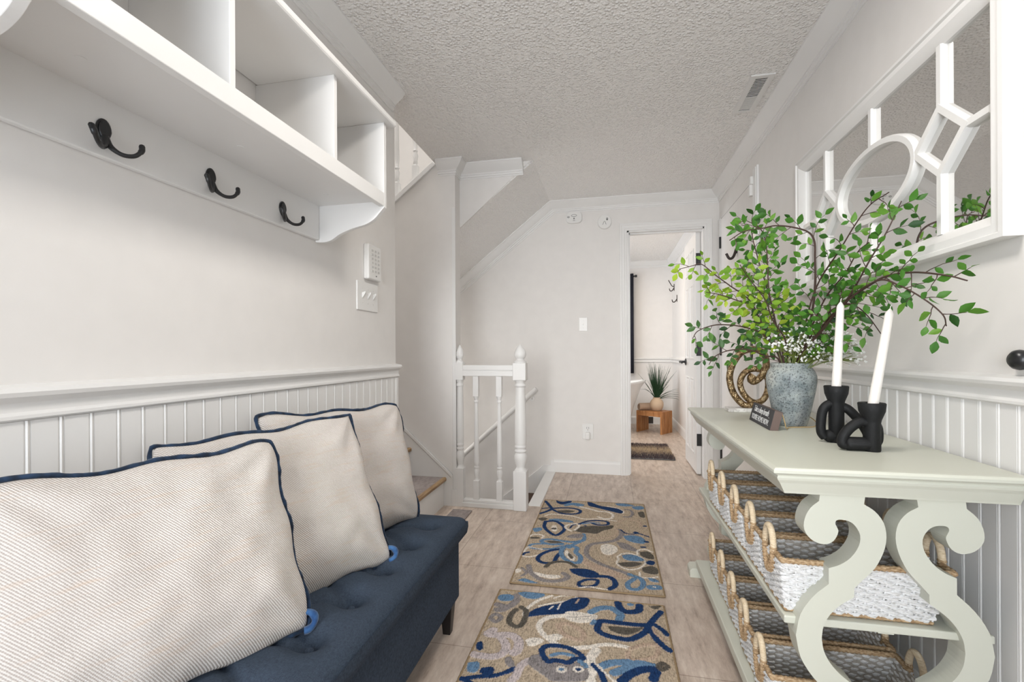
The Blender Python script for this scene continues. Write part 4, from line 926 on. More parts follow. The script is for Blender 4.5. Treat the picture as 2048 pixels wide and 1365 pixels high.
# ---------------------------------------------------------------- mirror
mr = thing('wall_mirror', 'large white framed mirror with curved muntins hanging above the console', 'mirror', (XR, 1.75, 1.57))
my0, my1, mz0, mz1 = 1.192, 2.325, 1.270, 1.873
b = MB(); FR = [(0, 0), (0, .038), (.010, .040), (.014, .034), (.022, .036), (.032, .037), (.042, .031), (.052, .024), (.058, .018), (.058, 0)]
b.sweep([(my0, mz0), (my1, mz0), (my1, mz1), (my0, mz1)], FR, lambda u, v, w: (XR - w, u, v), closed=True); obj('frame', b, M['trim'], mr, smooth=30)
b = MB(); b.box((XR - .010, my0 + .05, mz0 + .05), (XR - .006, my1 - .05, mz1 - .05)); obj('mirror_glass', b, M['mirror'], mr)
b = MB(); mc, zc = 1.738, 1.571; iy0, iy1, iz0, iz1 = my0 + .055, my1 - .055, mz0 + .055, mz1 - .055
MP = [(-.0115, .006), (-.0115, .020), (-.008, .026), (.008, .026), (.0115, .020), (.0115, .006)]
def mun(path, closed=False, k=1.0): b.sweep(path, [(o_, .006 + (w_ - .006) * k) for o_, w_ in MP], lambda u, v, w: (XR - w, u, v), closed=closed)
ax, az = .223, .117
mun([(mc + ax * math.cos(2 * PI * i / 48), zc + az * math.sin(2 * PI * i / 48)) for i in range(48)], True, 1.04)
mun([(mc, zc + az - .004), (mc, iz1)], False, .95); mun([(mc, zc - az + .004), (mc, iz0)], False, .95)
for s in (-1, 1):
    U_, T_, V_, W_ = (mc + s * .231, zc), (mc + s * .327, zc + .085), (mc + s * .418, zc), (mc + s * .327, zc - .085)
    mun([U_, T_, V_, W_], True); mun([(T_[0], T_[1] - .008), (T_[0], iz1)], False, .95); mun([(W_[0], W_[1] + .008), (W_[0], iz0)], False, .95); mun([(V_[0] - s * .008, zc), (iy0 if s < 0 else iy1, zc)], False, .95)
obj('muntins', b, M['trim'], mr, smooth=35)
# ---------------------------------------------------------------- rugs
PAL = {'n': srgb(34, 60, 102), 'b': srgb(106, 138, 170), 'c': srgb(232, 224, 214), 'g': srgb(144, 138, 138), 't': srgb(96, 91, 84), 'p': srgb(190, 168, 150), 'l': srgb(198, 186, 186)}
BASE = srgb(186, 169, 148)
RUG1 = [["b","p",[[-0.143,2.357],[-0.096,2.277],[-0.016,2.233],[0.06,2.17],[0.074,2.141],[-0.015,2.155],[-0.093,2.218],[-0.144,2.28]]],[0.03,"n",[[-0.433,3.153],[-0.39,3.055],[-0.373,3.003],[-0.405,2.942],[-0.435,2.905]]],[0.02,"n",[[-0.435,3.002],[-0.393,3.021]]],[0.028,"n",[[-0.374,3.013],[-0.307,3.038],[-0.234,3.041],[-0.189,3.006],[-0.199,2.951],[-0.254,2.93],[-0.311,2.939],[-0.373,3.003]]],["b","t",[[-0.337,2.977],[-0.274,3.0],[-0.223,2.988],[-0.263,2.949],[-0.319,2.948]]],["b","n",[[-0.364,3.186],[-0.319,3.163],[-0.261,3.199],[-0.265,3.149],[-0.314,3.105],[-0.351,3.133]]],["b","b",[[-0.305,3.095],[-0.272,3.143],[-0.22,3.153],[-0.166,3.122],[-0.201,3.087],[-0.247,3.106],[-0.288,3.075]]],[0.022,"c",[[-0.193,3.082],[-0.126,3.05],[-0.075,3.017],[-0.019,3.017],[0.015,2.972],[0.008,2.91],[-0.032,2.889],[-0.073,2.914]]],["b","n",[[-0.153,3.19],[-0.117,3.178],[-0.071,3.129],[-0.005,3.107],[0.052,3.085],[0.079,3.036],[0.064,3.002],[0.016,3.024],[-0.041,3.056],[-0.099,3.089],[-0.14,3.115]]],[0.01,"c",[[-0.02,3.127],[0.038,3.104],[0.082,3.048],[0.078,3.005]]],["b","b",[[0.032,3.195],[0.098,3.201],[0.155,3.172],[0.096,3.145],[0.046,3.158]]],["b","b",[[0.139,3.147],[0.198,3.169],[0.216,3.128],[0.179,3.094],[0.145,3.11]]],[0.025,"g",[[0.094,3.082],[0.122,3.077],[0.137,3.016],[0.117,2.951],[0.083,2.945]]],["b","t",[[0.169,3.043],[0.204,3.061],[0.207,2.959],[0.178,2.963]]],[0.012,"p",[[-0.395,2.872],[-0.337,2.853],[-0.291,2.872]]],[0.014,"c",[[-0.395,2.872],[-0.365,2.908],[-0.294,2.912],[-0.223,2.895],[-0.153,2.86],[-0.086,2.878],[-0.019,2.876],[0.034,2.863]]],["b","b",[[-0.367,2.818],[-0.314,2.834],[-0.245,2.822],[-0.215,2.79],[-0.282,2.787],[-0.35,2.792]]],[0.03,"n",[[-0.382,2.776],[-0.323,2.788],[-0.268,2.716],[-0.262,2.648],[-0.298,2.575],[-0.35,2.631],[-0.378,2.695],[-0.382,2.776]]],["b","c",[[-0.337,2.712],[-0.312,2.722],[-0.299,2.64],[-0.329,2.643]]],["b","t",[[-0.333,2.68],[-0.308,2.685],[-0.305,2.662],[-0.33,2.657]]],["b","t",[[-0.205,2.659],[-0.178,2.725],[-0.14,2.741],[-0.095,2.759],[-0.044,2.76],[0.014,2.789],[0.007,2.735],[-0.043,2.691],[-0.073,2.643],[-0.116,2.643],[-0.16,2.643]]],[0.02,"c",[[-0.218,2.656],[-0.253,2.693],[-0.251,2.737],[-0.213,2.763],[-0.194,2.776],[-0.179,2.734],[-0.2,2.668]]],[0.014,"n",[[-0.228,2.698],[-0.218,2.744],[-0.2,2.756]]],[0.024,"n",[[-0.181,2.769],[-0.137,2.824],[-0.072,2.85],[-0.018,2.838],[-0.018,2.792],[-0.07,2.776],[-0.11,2.802]]],[0.018,"b",[[-0.161,2.777],[-0.117,2.804],[-0.064,2.807]]],[0.02,"n",[[-0.145,2.749],[-0.142,2.748]]],[0.034,"g",[[0.045,2.725],[0.062,2.662],[0.03,2.576],[-0.017,2.537],[-0.098,2.491],[-0.121,2.415],[-0.109,2.337],[-0.053,2.274],[0.005,2.232],[0.066,2.199],[0.085,2.175]]],[0.012,"p",[[0.027,2.747],[0.044,2.691],[0.007,2.618],[-0.059,2.582],[-0.114,2.579]]],["b","g",[[0.03,2.546],[0.077,2.54],[0.12,2.491],[0.145,2.441],[0.096,2.451],[0.052,2.477]]],["b","b",[[0.068,2.638],[0.117,2.656],[0.164,2.641],[0.184,2.591],[0.17,2.551],[0.124,2.557],[0.084,2.587]]],[0.014,"n",[[0.058,2.727],[0.081,2.682],[0.117,2.672],[0.155,2.688],[0.206,2.65]]],[0.035,"n",[[0.137,2.701],[0.143,2.7]]],[0.025,"n",[[0.194,2.81],[0.2,2.811]]],[0.03,"n",[[0.185,2.579],[0.191,2.58]]],[0.022,"n",[[0.158,2.505],[0.175,2.507]]],["b","c",[[-0.049,2.486],[-0.017,2.514],[0.029,2.487],[0.034,2.432],[0.0,2.379],[-0.033,2.385],[-0.05,2.429]]],[0.013,"c",[[0.033,2.366],[0.056,2.403],[0.095,2.417],[0.142,2.387],[0.165,2.329],[0.135,2.263],[0.087,2.237],[0.047,2.258],[0.029,2.296],[0.038,2.335],[0.033,2.366]]],["b","b",[[0.055,2.383],[0.094,2.404],[0.137,2.386],[0.161,2.347],[0.112,2.331],[0.07,2.341]]],["b","t",[[0.032,2.29],[0.069,2.31],[0.122,2.32],[0.148,2.307],[0.109,2.27],[0.062,2.261]]],[0.013,"c",[[0.133,2.411],[0.136,2.459],[0.176,2.481],[0.207,2.453]]],[0.013,"c",[[0.132,2.217],[0.134,2.174],[0.173,2.171],[0.208,2.189]]],["b","t",[[0.145,2.441],[0.185,2.455],[0.209,2.413],[0.205,2.368],[0.173,2.374],[0.148,2.401]]],["b","n",[[0.165,2.329],[0.188,2.352],[0.21,2.338],[0.199,2.305],[0.174,2.306]]],["b","t",[[0.145,2.265],[0.183,2.29],[0.214,2.273],[0.211,2.216],[0.176,2.209],[0.147,2.226]]],[0.03,"b",[[-0.142,2.535],[-0.194,2.502],[-0.254,2.505],[-0.316,2.516],[-0.357,2.5],[-0.359,2.469],[-0.308,2.45],[-0.25,2.468]]],["b","t",[[-0.343,2.488],[-0.29,2.498],[-0.252,2.483],[-0.31,2.467]]],[0.022,"b",[[-0.249,2.454],[-0.338,2.451],[-0.407,2.43],[-0.413,2.393],[-0.369,2.38],[-0.301,2.394],[-0.247,2.433]]],[0.03,"b",[[-0.146,2.621],[-0.142,2.542],[-0.191,2.473],[-0.211,2.426]]],[0.014,"c",[[-0.346,2.378],[-0.419,2.392],[-0.432,2.333],[-0.429,2.287],[-0.388,2.282],[-0.333,2.333],[-0.299,2.373]]],[0.02,"n",[[-0.408,2.331],[-0.428,2.314],[-0.43,2.294]]],[0.03,"n",[[-0.238,2.406],[-0.299,2.373],[-0.338,2.325],[-0.352,2.264],[-0.319,2.227],[-0.271,2.242],[-0.262,2.307],[-0.241,2.378]]],[0.034,"b",[[-0.219,2.453],[-0.171,2.433],[-0.173,2.378],[-0.147,2.33],[-0.149,2.267],[-0.186,2.259],[-0.228,2.301],[-0.246,2.363],[-0.24,2.42],[-0.219,2.453]]],["b","c",[[-0.22,2.396],[-0.193,2.347],[-0.171,2.312],[-0.182,2.272],[-0.213,2.317],[-0.229,2.367]]],["b","t",[[-0.206,2.365],[-0.18,2.317],[-0.189,2.294],[-0.209,2.331]]],[0.028,"t",[[-0.302,2.188],[-0.281,2.234],[-0.24,2.255],[-0.196,2.251],[-0.162,2.216]]],[0.036,"g",[[-0.383,2.184],[-0.361,2.119],[-0.311,2.064],[-0.259,2.054],[-0.211,2.074],[-0.189,2.11],[-0.212,2.138]]],["b","c",[[-0.352,2.127],[-0.32,2.122],[-0.287,2.112],[-0.231,2.118],[-0.224,2.097],[-0.262,2.079],[-0.304,2.087],[-0.331,2.098]]],["b","c",[[-0.442,2.126],[-0.425,2.147],[-0.407,2.127],[-0.426,2.101]]],[0.02,"g",[[-0.41,2.155],[-0.381,2.115],[-0.396,2.079]]],["b","b",[[-0.408,2.035],[-0.381,2.056],[-0.337,2.038],[-0.315,2.027],[-0.355,2.022]]],["b","n",[[-0.191,2.187],[-0.15,2.201],[-0.098,2.2],[-0.056,2.169],[-0.05,2.132],[-0.094,2.118],[-0.135,2.126],[-0.172,2.151]]],[0.034,"n",[[-0.06,2.141],[-0.015,2.144],[0.014,2.119],[0.019,2.069],[-0.005,2.035]]],[0.024,"n",[[-0.136,2.068],[-0.103,2.1],[-0.059,2.104],[-0.063,2.062],[-0.096,2.038],[-0.134,2.038],[-0.136,2.068]]],[0.01,"c",[[-0.143,2.017],[-0.086,2.038],[-0.043,2.032],[-0.015,2.028]]],[0.032,"b",[[0.085,2.186],[0.133,2.152],[0.139,2.103],[0.117,2.059],[0.08,2.056],[0.074,2.1],[0.103,2.147]]],[0.055,"b",[[0.17,2.084],[0.199,2.09]]],["b","b",[[0.163,2.169],[0.196,2.165],[0.208,2.137],[0.175,2.14]]],[0.012,"c",[[0.182,2.09],[0.187,2.089]]],["b","t",[[-0.436,2.814],[-0.405,2.84],[-0.375,2.822],[-0.404,2.782]]],["b","b",[[-0.443,2.647],[-0.401,2.672],[-0.383,2.641],[-0.416,2.601]]],[0.015,"c",[[-0.437,2.531],[-0.417,2.567],[-0.366,2.561],[-0.366,2.522]]],["b","t",[[-0.429,2.525],[-0.393,2.532],[-0.378,2.516],[-0.425,2.502]]],["b","g",[[-0.242,2.57],[-0.202,2.61],[-0.153,2.619],[-0.15,2.572],[-0.21,2.552]]],[0.012,"p",[[0.047,2.851],[0.088,2.897],[0.147,2.889],[0.178,2.858],[0.168,2.801]]]]
RUG2 = [[0.05,"g",[[-0.449,1.822],[-0.401,1.817],[-0.379,1.865],[-0.387,1.904]]],[0.085,"b",[[-0.433,1.879],[-0.418,1.882]]],["b","b",[[-0.387,1.93],[-0.34,1.945],[-0.269,1.938],[-0.3,1.896],[-0.337,1.893],[-0.366,1.908]]],[0.025,"c",[[-0.241,1.933],[-0.284,1.894],[-0.313,1.849],[-0.33,1.799],[-0.326,1.763]]],[0.014,"c",[[-0.229,1.915],[-0.2,1.941],[-0.137,1.943],[-0.175,1.906],[-0.234,1.874],[-0.282,1.846]]],["b","n",[[-0.318,1.756],[-0.306,1.803],[-0.257,1.851],[-0.199,1.881],[-0.152,1.93],[-0.09,1.943],[-0.092,1.883],[-0.13,1.839],[-0.186,1.805],[-0.262,1.781]]],[0.01,"c",[[-0.238,1.826],[-0.226,1.852]]],[0.01,"c",[[-0.206,1.832],[-0.198,1.877]]],[0.013,"p",[[-0.138,1.893],[-0.128,1.925]]],[0.034,"p",[[-0.193,1.731],[-0.161,1.745],[-0.122,1.725],[-0.097,1.694],[-0.104,1.655],[-0.145,1.662],[-0.174,1.686],[-0.193,1.731]]],[0.036,"c",[[-0.185,1.792],[-0.232,1.774],[-0.257,1.743],[-0.26,1.701],[-0.235,1.659],[-0.204,1.628],[-0.166,1.606],[-0.127,1.604],[-0.084,1.619]]],["b","c",[[-0.185,1.792],[-0.164,1.827],[-0.119,1.832],[-0.075,1.827],[-0.051,1.823],[-0.059,1.791],[-0.096,1.763],[-0.139,1.762],[-0.169,1.778]]],[0.004,"t",[[-0.16,1.788],[-0.117,1.797],[-0.074,1.812]]],["b","c",[[-0.297,1.616],[-0.278,1.635],[-0.246,1.638],[-0.231,1.626],[-0.253,1.596],[-0.279,1.587]]],["b","c",[[-0.218,1.662],[-0.191,1.675],[-0.169,1.661],[-0.183,1.639],[-0.209,1.634]]],[0.03,"c",[[-0.084,1.616],[-0.042,1.639],[0.001,1.651],[0.044,1.649],[0.065,1.643]]],[0.055,"c",[[-0.05,1.609],[-0.061,1.58],[-0.069,1.552],[-0.059,1.516],[-0.065,1.467],[-0.061,1.453]]],[0.03,"p",[[0.065,1.639],[0.109,1.669],[0.152,1.678],[0.157,1.644],[0.137,1.606],[0.063,1.578],[0.056,1.617]]],["b","g",[[-0.457,1.792],[-0.421,1.813],[-0.382,1.826],[-0.404,1.784],[-0.441,1.767]]],[0.03,"g",[[-0.452,1.73],[-0.438,1.754],[-0.413,1.737],[-0.425,1.705],[-0.45,1.721]]],[0.036,"t",[[-0.35,1.822],[-0.324,1.791],[-0.324,1.713],[-0.344,1.688],[-0.375,1.711],[-0.379,1.762],[-0.366,1.8]]],[0.055,"l",[[-0.422,1.652],[-0.435,1.626],[-0.397,1.626],[-0.352,1.635],[-0.318,1.605],[-0.313,1.556],[-0.323,1.54]]],[0.05,"l",[[-0.384,1.614],[-0.357,1.575],[-0.357,1.533],[-0.386,1.507],[-0.437,1.504],[-0.456,1.507]]],["b","n",[[-0.461,1.569],[-0.445,1.579],[-0.431,1.546],[-0.44,1.527],[-0.455,1.541]]],["b","g",[[-0.347,1.509],[-0.327,1.516],[-0.302,1.467],[-0.316,1.464],[-0.336,1.479]]],["b","b",[[-0.46,1.46],[-0.429,1.473],[-0.416,1.444],[-0.425,1.418],[-0.451,1.425]]],["b","n",[[-0.408,1.446],[-0.381,1.457],[-0.366,1.448],[-0.369,1.423],[-0.396,1.418],[-0.411,1.427]]],[0.03,"n",[[-0.456,1.383],[-0.409,1.404],[-0.359,1.419],[-0.324,1.444],[-0.303,1.464]]],[0.045,"l",[[-0.266,1.512],[-0.286,1.483],[-0.293,1.433],[-0.304,1.408]]],["b","g",[[-0.262,1.539],[-0.233,1.548],[-0.216,1.522],[-0.182,1.516],[-0.14,1.512],[-0.101,1.539],[-0.075,1.513],[-0.076,1.454],[-0.172,1.43],[-0.202,1.445],[-0.242,1.473],[-0.268,1.499]]],[0.035,"n",[[-0.232,1.572],[-0.222,1.595],[-0.192,1.605],[-0.148,1.603],[-0.112,1.583],[-0.09,1.557],[-0.118,1.548],[-0.137,1.525],[-0.158,1.527],[-0.184,1.529],[-0.203,1.518],[-0.224,1.547],[-0.232,1.572]]],[0.026,"b",[[-0.195,1.553],[-0.163,1.569],[-0.124,1.564]]],[0.05,"c",[[-0.105,1.498],[-0.101,1.499]]],[0.05,"c",[[-0.158,1.487],[-0.154,1.488]]],[0.024,"n",[[-0.105,1.498],[-0.101,1.499]]],[0.022,"b",[[-0.158,1.487],[-0.154,1.488]]],[0.05,"b",[[-0.076,1.84],[-0.042,1.875],[0.002,1.884],[0.036,1.845],[0.03,1.809]]],[0.05,"n",[[0.028,1.927],[0.037,1.89],[0.065,1.869],[0.105,1.886],[0.112,1.924]]],[0.035,"b",[[0.075,1.926],[0.08,1.927]]],["b","t",[[-0.012,1.759],[0.025,1.762],[0.07,1.763],[0.116,1.772],[0.078,1.729],[0.046,1.715],[0.002,1.73]]],[0.042,"n",[[-0.045,1.769],[-0.036,1.787],[0.025,1.787],[0.094,1.788],[0.135,1.788],[0.114,1.737],[0.067,1.693],[0.024,1.692],[-0.021,1.702],[-0.048,1.727],[-0.045,1.769]]],[0.04,"n",[[0.191,1.894],[0.163,1.844],[0.135,1.788]]],[0.04,"n",[[0.139,1.773],[0.156,1.715],[0.177,1.676],[0.196,1.655]]],[0.035,"n",[[0.159,1.801],[0.183,1.774],[0.198,1.746]]],[0.02,"p",[[0.152,1.772],[0.162,1.739],[0.189,1.707]]],[0.05,"b",[[-0.031,1.528],[0.001,1.553],[0.054,1.567]]],[0.05,"b",[[0.009,1.506],[0.053,1.539],[0.086,1.567],[0.137,1.562]]],[0.05,"n",[[0.031,1.472],[0.06,1.51],[0.1,1.539],[0.14,1.544],[0.128,1.501]]],[0.035,"n",[[-0.056,1.529],[-0.035,1.503],[-0.022,1.465]]],[0.03,"t",[[0.149,1.564],[0.163,1.583],[0.177,1.57],[0.16,1.551],[0.149,1.561]]],[0.016,"c",[[-0.048,1.537],[-0.019,1.5],[0.012,1.468]]],["b","t",[[0.146,1.926],[0.196,1.941],[0.174,1.909]]],[0.03,"b",[[-0.061,1.782],[-0.068,1.764]]],[0.03,"b",[[-0.101,1.539],[-0.079,1.518]]],[0.05,"g",[[-0.449,0.948],[-0.401,0.953],[-0.379,0.905],[-0.387,0.866]]],[0.085,"b",[[-0.433,0.891],[-0.418,0.888]]],["b","b",[[-0.387,0.84],[-0.34,0.825],[-0.269,0.832],[-0.3,0.874],[-0.337,0.877],[-0.366,0.862]]],[0.025,"c",[[-0.241,0.837],[-0.284,0.876],[-0.313,0.921],[-0.33,0.971],[-0.326,1.007]]],[0.014,"c",[[-0.229,0.855],[-0.2,0.829],[-0.137,0.827],[-0.175,0.864],[-0.234,0.896],[-0.282,0.924]]],["b","n",[[-0.318,1.014],[-0.306,0.967],[-0.257,0.919],[-0.199,0.889],[-0.152,0.84],[-0.09,0.827],[-0.092,0.887],[-0.13,0.931],[-0.186,0.965],[-0.262,0.989]]],[0.01,"c",[[-0.238,0.944],[-0.226,0.918]]],[0.01,"c",[[-0.206,0.938],[-0.198,0.893]]],[0.013,"p",[[-0.138,0.877],[-0.128,0.845]]],[0.034,"p",[[-0.193,1.039],[-0.161,1.025],[-0.122,1.045],[-0.097,1.076],[-0.104,1.115],[-0.145,1.108],[-0.174,1.084],[-0.193,1.039]]],[0.036,"c",[[-0.185,0.978],[-0.232,0.996],[-0.257,1.027],[-0.26,1.069],[-0.235,1.111],[-0.204,1.142],[-0.166,1.164],[-0.127,1.166],[-0.084,1.151]]],["b","c",[[-0.185,0.978],[-0.164,0.943],[-0.119,0.938],[-0.075,0.943],[-0.051,0.947],[-0.059,0.979],[-0.096,1.007],[-0.139,1.008],[-0.169,0.992]]],[0.004,"t",[[-0.16,0.982],[-0.117,0.973],[-0.074,0.958]]],["b","c",[[-0.297,1.154],[-0.278,1.135],[-0.246,1.132],[-0.231,1.144],[-0.253,1.174],[-0.279,1.183]]],["b","c",[[-0.218,1.108],[-0.191,1.095],[-0.169,1.109],[-0.183,1.131],[-0.209,1.136]]],[0.03,"c",[[-0.084,1.154],[-0.042,1.131],[0.001,1.119],[0.044,1.121],[0.065,1.127]]],[0.055,"c",[[-0.05,1.161],[-0.061,1.19],[-0.069,1.218],[-0.059,1.254],[-0.065,1.303],[-0.061,1.317]]],[0.03,"p",[[0.065,1.131],[0.109,1.101],[0.152,1.092],[0.157,1.126],[0.137,1.164],[0.063,1.192],[0.056,1.153]]],["b","g",[[-0.457,0.978],[-0.421,0.957],[-0.382,0.944],[-0.404,0.986],[-0.441,1.003]]],[0.03,"g",[[-0.452,1.04],[-0.438,1.016],[-0.413,1.033],[-0.425,1.065],[-0.45,1.049]]],[0.036,"t",[[-0.35,0.948],[-0.324,0.979],[-0.324,1.057],[-0.344,1.082],[-0.375,1.059],[-0.379,1.008],[-0.366,0.97]]],[0.055,"l",[[-0.422,1.118],[-0.435,1.144],[-0.397,1.144],[-0.352,1.135],[-0.318,1.165],[-0.313,1.214],[-0.323,1.23]]],[0.05,"l",[[-0.384,1.156],[-0.357,1.195],[-0.357,1.237],[-0.386,1.263],[-0.437,1.266],[-0.456,1.263]]],["b","n",[[-0.461,1.201],[-0.445,1.191],[-0.431,1.224],[-0.44,1.243],[-0.455,1.229]]],["b","g",[[-0.347,1.261],[-0.327,1.254],[-0.302,1.303],[-0.316,1.306],[-0.336,1.291]]],["b","b",[[-0.46,1.31],[-0.429,1.297],[-0.416,1.326],[-0.425,1.352],[-0.451,1.345]]],["b","n",[[-0.408,1.324],[-0.381,1.313],[-0.366,1.322],[-0.369,1.347],[-0.396,1.352],[-0.411,1.343]]],[0.03,"n",[[-0.456,1.387],[-0.409,1.366],[-0.359,1.351],[-0.324,1.326],[-0.303,1.306]]],[0.045,"l",[[-0.266,1.258],[-0.286,1.287],[-0.293,1.337],[-0.304,1.362]]],["b","g",[[-0.262,1.231],[-0.233,1.222],[-0.216,1.248],[-0.182,1.254],[-0.14,1.258],[-0.101,1.231],[-0.075,1.257],[-0.076,1.316],[-0.172,1.34],[-0.202,1.325],[-0.242,1.297],[-0.268,1.271]]],[0.035,"n",[[-0.232,1.198],[-0.222,1.175],[-0.192,1.165],[-0.148,1.167],[-0.112,1.187],[-0.09,1.213],[-0.118,1.222],[-0.137,1.245],[-0.158,1.243],[-0.184,1.241],[-0.203,1.252],[-0.224,1.223],[-0.232,1.198]]],[0.026,"b",[[-0.195,1.217],[-0.163,1.201],[-0.124,1.206]]],[0.05,"c",[[-0.105,1.272],[-0.101,1.271]]],[0.05,"c",[[-0.158,1.283],[-0.154,1.282]]],[0.024,"n",[[-0.105,1.272],[-0.101,1.271]]],[0.022,"b",[[-0.158,1.283],[-0.154,1.282]]],[0.05,"b",[[-0.076,0.93],[-0.042,0.895],[0.002,0.886],[0.036,0.925],[0.03,0.961]]],[0.05,"n",[[0.028,0.843],[0.037,0.88],[0.065,0.901],[0.105,0.884],[0.112,0.846]]],[0.035,"b",[[0.075,0.844],[0.08,0.843]]],["b","t",[[-0.012,1.011],[0.025,1.008],[0.07,1.007],[0.116,0.998],[0.078,1.041],[0.046,1.055],[0.002,1.04]]],[0.042,"n",[[-0.045,1.001],[-0.036,0.983],[0.025,0.983],[0.094,0.982],[0.135,0.982],[0.114,1.033],[0.067,1.077],[0.024,1.078],[-0.021,1.068],[-0.048,1.043],[-0.045,1.001]]],[0.04,"n",[[0.191,0.876],[0.163,0.926],[0.135,0.982]]],[0.04,"n",[[0.139,0.997],[0.156,1.055],[0.177,1.094],[0.196,1.115]]],[0.035,"n",[[0.159,0.969],[0.183,0.996],[0.198,1.024]]],[0.02,"p",[[0.152,0.998],[0.162,1.031],[0.189,1.063]]],[0.05,"b",[[-0.031,1.242],[0.001,1.217],[0.054,1.203]]],[0.05,"b",[[0.009,1.264],[0.053,1.231],[0.086,1.203],[0.137,1.208]]],[0.05,"n",[[0.031,1.298],[0.06,1.26],[0.1,1.231],[0.14,1.226],[0.128,1.269]]],[0.035,"n",[[-0.056,1.241],[-0.035,1.267],[-0.022,1.305]]],[0.03,"t",[[0.149,1.206],[0.163,1.187],[0.177,1.2],[0.16,1.219],[0.149,1.209]]],[0.016,"c",[[-0.048,1.233],[-0.019,1.27],[0.012,1.302]]],["b","t",[[0.146,0.844],[0.196,0.829],[0.174,0.861]]],[0.03,"b",[[-0.061,0.988],[-0.068,1.006]]],[0.03,"b",[[-0.101,1.231],[-0.079,1.252]]]]
def rug(name, label, quad, shapes, wk, z0=.0065):
    (x00, y00), (x10, y10), (x11, y11), (x01, y01) = quad       # near-left, near-right, far-right, far-left
    nx = 250; ny = int(250 * (abs(y01 - y00)) / abs(x10 - x00)); S_, T_ = np.meshgrid(np.linspace(0, 1, nx), np.linspace(0, 1, ny), indexing='ij')
    X = (x00 * (1 - S_) + x10 * S_) * (1 - T_) + (x01 * (1 - S_) + x11 * S_) * T_; Y = (y00 * (1 - S_) + y10 * S_) * (1 - T_) + (y01 * (1 - S_) + y11 * S_) * T_
    col = np.zeros((nx, ny, 4)); col[:] = BASE; hgt = np.zeros((nx, ny))
    rg = np.random.RandomState(4)
    jx = X + .0016 * np.sin(Y * 900 + X * 300); jy = Y + .0016 * np.sin(X * 800 + Y * 200)
    for k, c, pts in shapes:
        P = smooth_path([(p[0], p[1], 0) for p in (pts + [pts[0]] if k == 'b' else pts)], 4) if len(pts) > 2 else [Vector((p[0], p[1], 0)) for p in pts]
        w = 0 if k == 'b' else k / 2 * wk
        xa = min(p.x for p in P) - w - .004; xb = max(p.x for p in P) + w + .004; ya = min(p.y for p in P) - w - .004; yb = max(p.y for p in P) + w + .004
        sel = (X > xa) & (X < xb) & (Y > ya) & (Y < yb)
        if not sel.any(): continue
        sx, sy = jx[sel], jy[sel]
        if k == 'b':
            ins = np.zeros(sx.shape, bool)
            for i in range(len(P)):
                a, d = P[i], P[(i + 1) % len(P)]
                cnd = ((a.y > sy) != (d.y > sy)) & (sx < (d.x - a.x) * (sy - a.y) / ((d.y - a.y) if abs(d.y - a.y) > 1e-9 else 1e-9) + a.x); ins ^= cnd
        else:
            ins = np.zeros(sx.shape, bool)
            for i in range(len(P) - 1):
                a, d = P[i], P[i + 1]; L2 = max((d - a).length_squared, 1e-9)
                tt = np.clip(((sx - a.x) * (d.x - a.x) + (sy - a.y) * (d.y - a.y)) / L2, 0, 1); ins |= np.hypot(sx - a.x - tt * (d.x - a.x), sy - a.y - tt * (d.y - a.y)) < w
        tmp = col[sel]; tmp[ins] = PAL[c]; col[sel] = tmp; th = hgt[sel]; th[ins] = .0022; hgt[sel] = th
    b = MB(); Zz = z0 + hgt + rg.uniform(-.0003, .0003, hgt.shape)
    vs = np.stack([X, Y, Zz], -1).reshape(-1, 3); idx = np.arange(nx * ny).reshape(nx, ny)
    b.v = [tuple(p) for p in vs.tolist()]; q = np.stack([idx[:-1, :-1], idx[1:, :-1], idx[1:, 1:], idx[:-1, 1:]], -1).reshape(-1, 4); b.f = [tuple(f) for f in q.tolist()]; b.mi = [0] * len(b.f)
    rt = thing(name, label, 'rug', ((x00 + x10) / 2, (y00 + y01) / 2, 0)); o = obj('pile', b, M['rug'], rt, smooth=180)
    at = o.data.color_attributes.new('Pattern', 'FLOAT_COLOR', 'POINT'); at.data.foreach_set('color', col.reshape(-1))
    e = MB(); e.add([(x00, y00, .001), (x10, y10, .001), (x11, y11, .001), (x01, y01, .001), (x00, y00, z0 - .0006), (x10, y10, z0 - .0006), (x11, y11, z0 - .0006), (x01, y01, z0 - .0006)], [(0, 3, 2, 1), (4, 5, 6, 7), (0, 1, 5, 4), (1, 2, 6, 5), (2, 3, 7, 6), (3, 0, 4, 7)])
    Q = [(x00, y00), (x10, y10), (x11, y11), (x01, y01)]
    pts = []
    for i in range(4):
        a, d = Q[i], Q[(i + 1) % 4]
        for j in range(120): pts.append((a[0] + (d[0] - a[0]) * j / 120, a[1] + (d[1] - a[1]) * j / 120, .0052))
    e.tube(pts, [.0042 * (1 + .15 * math.sin(i * 2.4)) for i in range(len(pts))], 6, True); obj('binding', e, M['rug_edge'], rt, smooth=60)
    return rt
rug('area_rug', 'blue and tan scroll patterned rug, the farther one beside the balustrade', [(-.436, 2.012), (.221, 2.021), (.218, 3.212), (-.440, 3.185)], RUG1, .74)
rug('area_rug', 'blue and tan scroll patterned rug, the nearer one beside the bench', [(-.468, .83), (.204, .83), (.207, 1.944), (-.464, 1.943)], RUG2, .62)
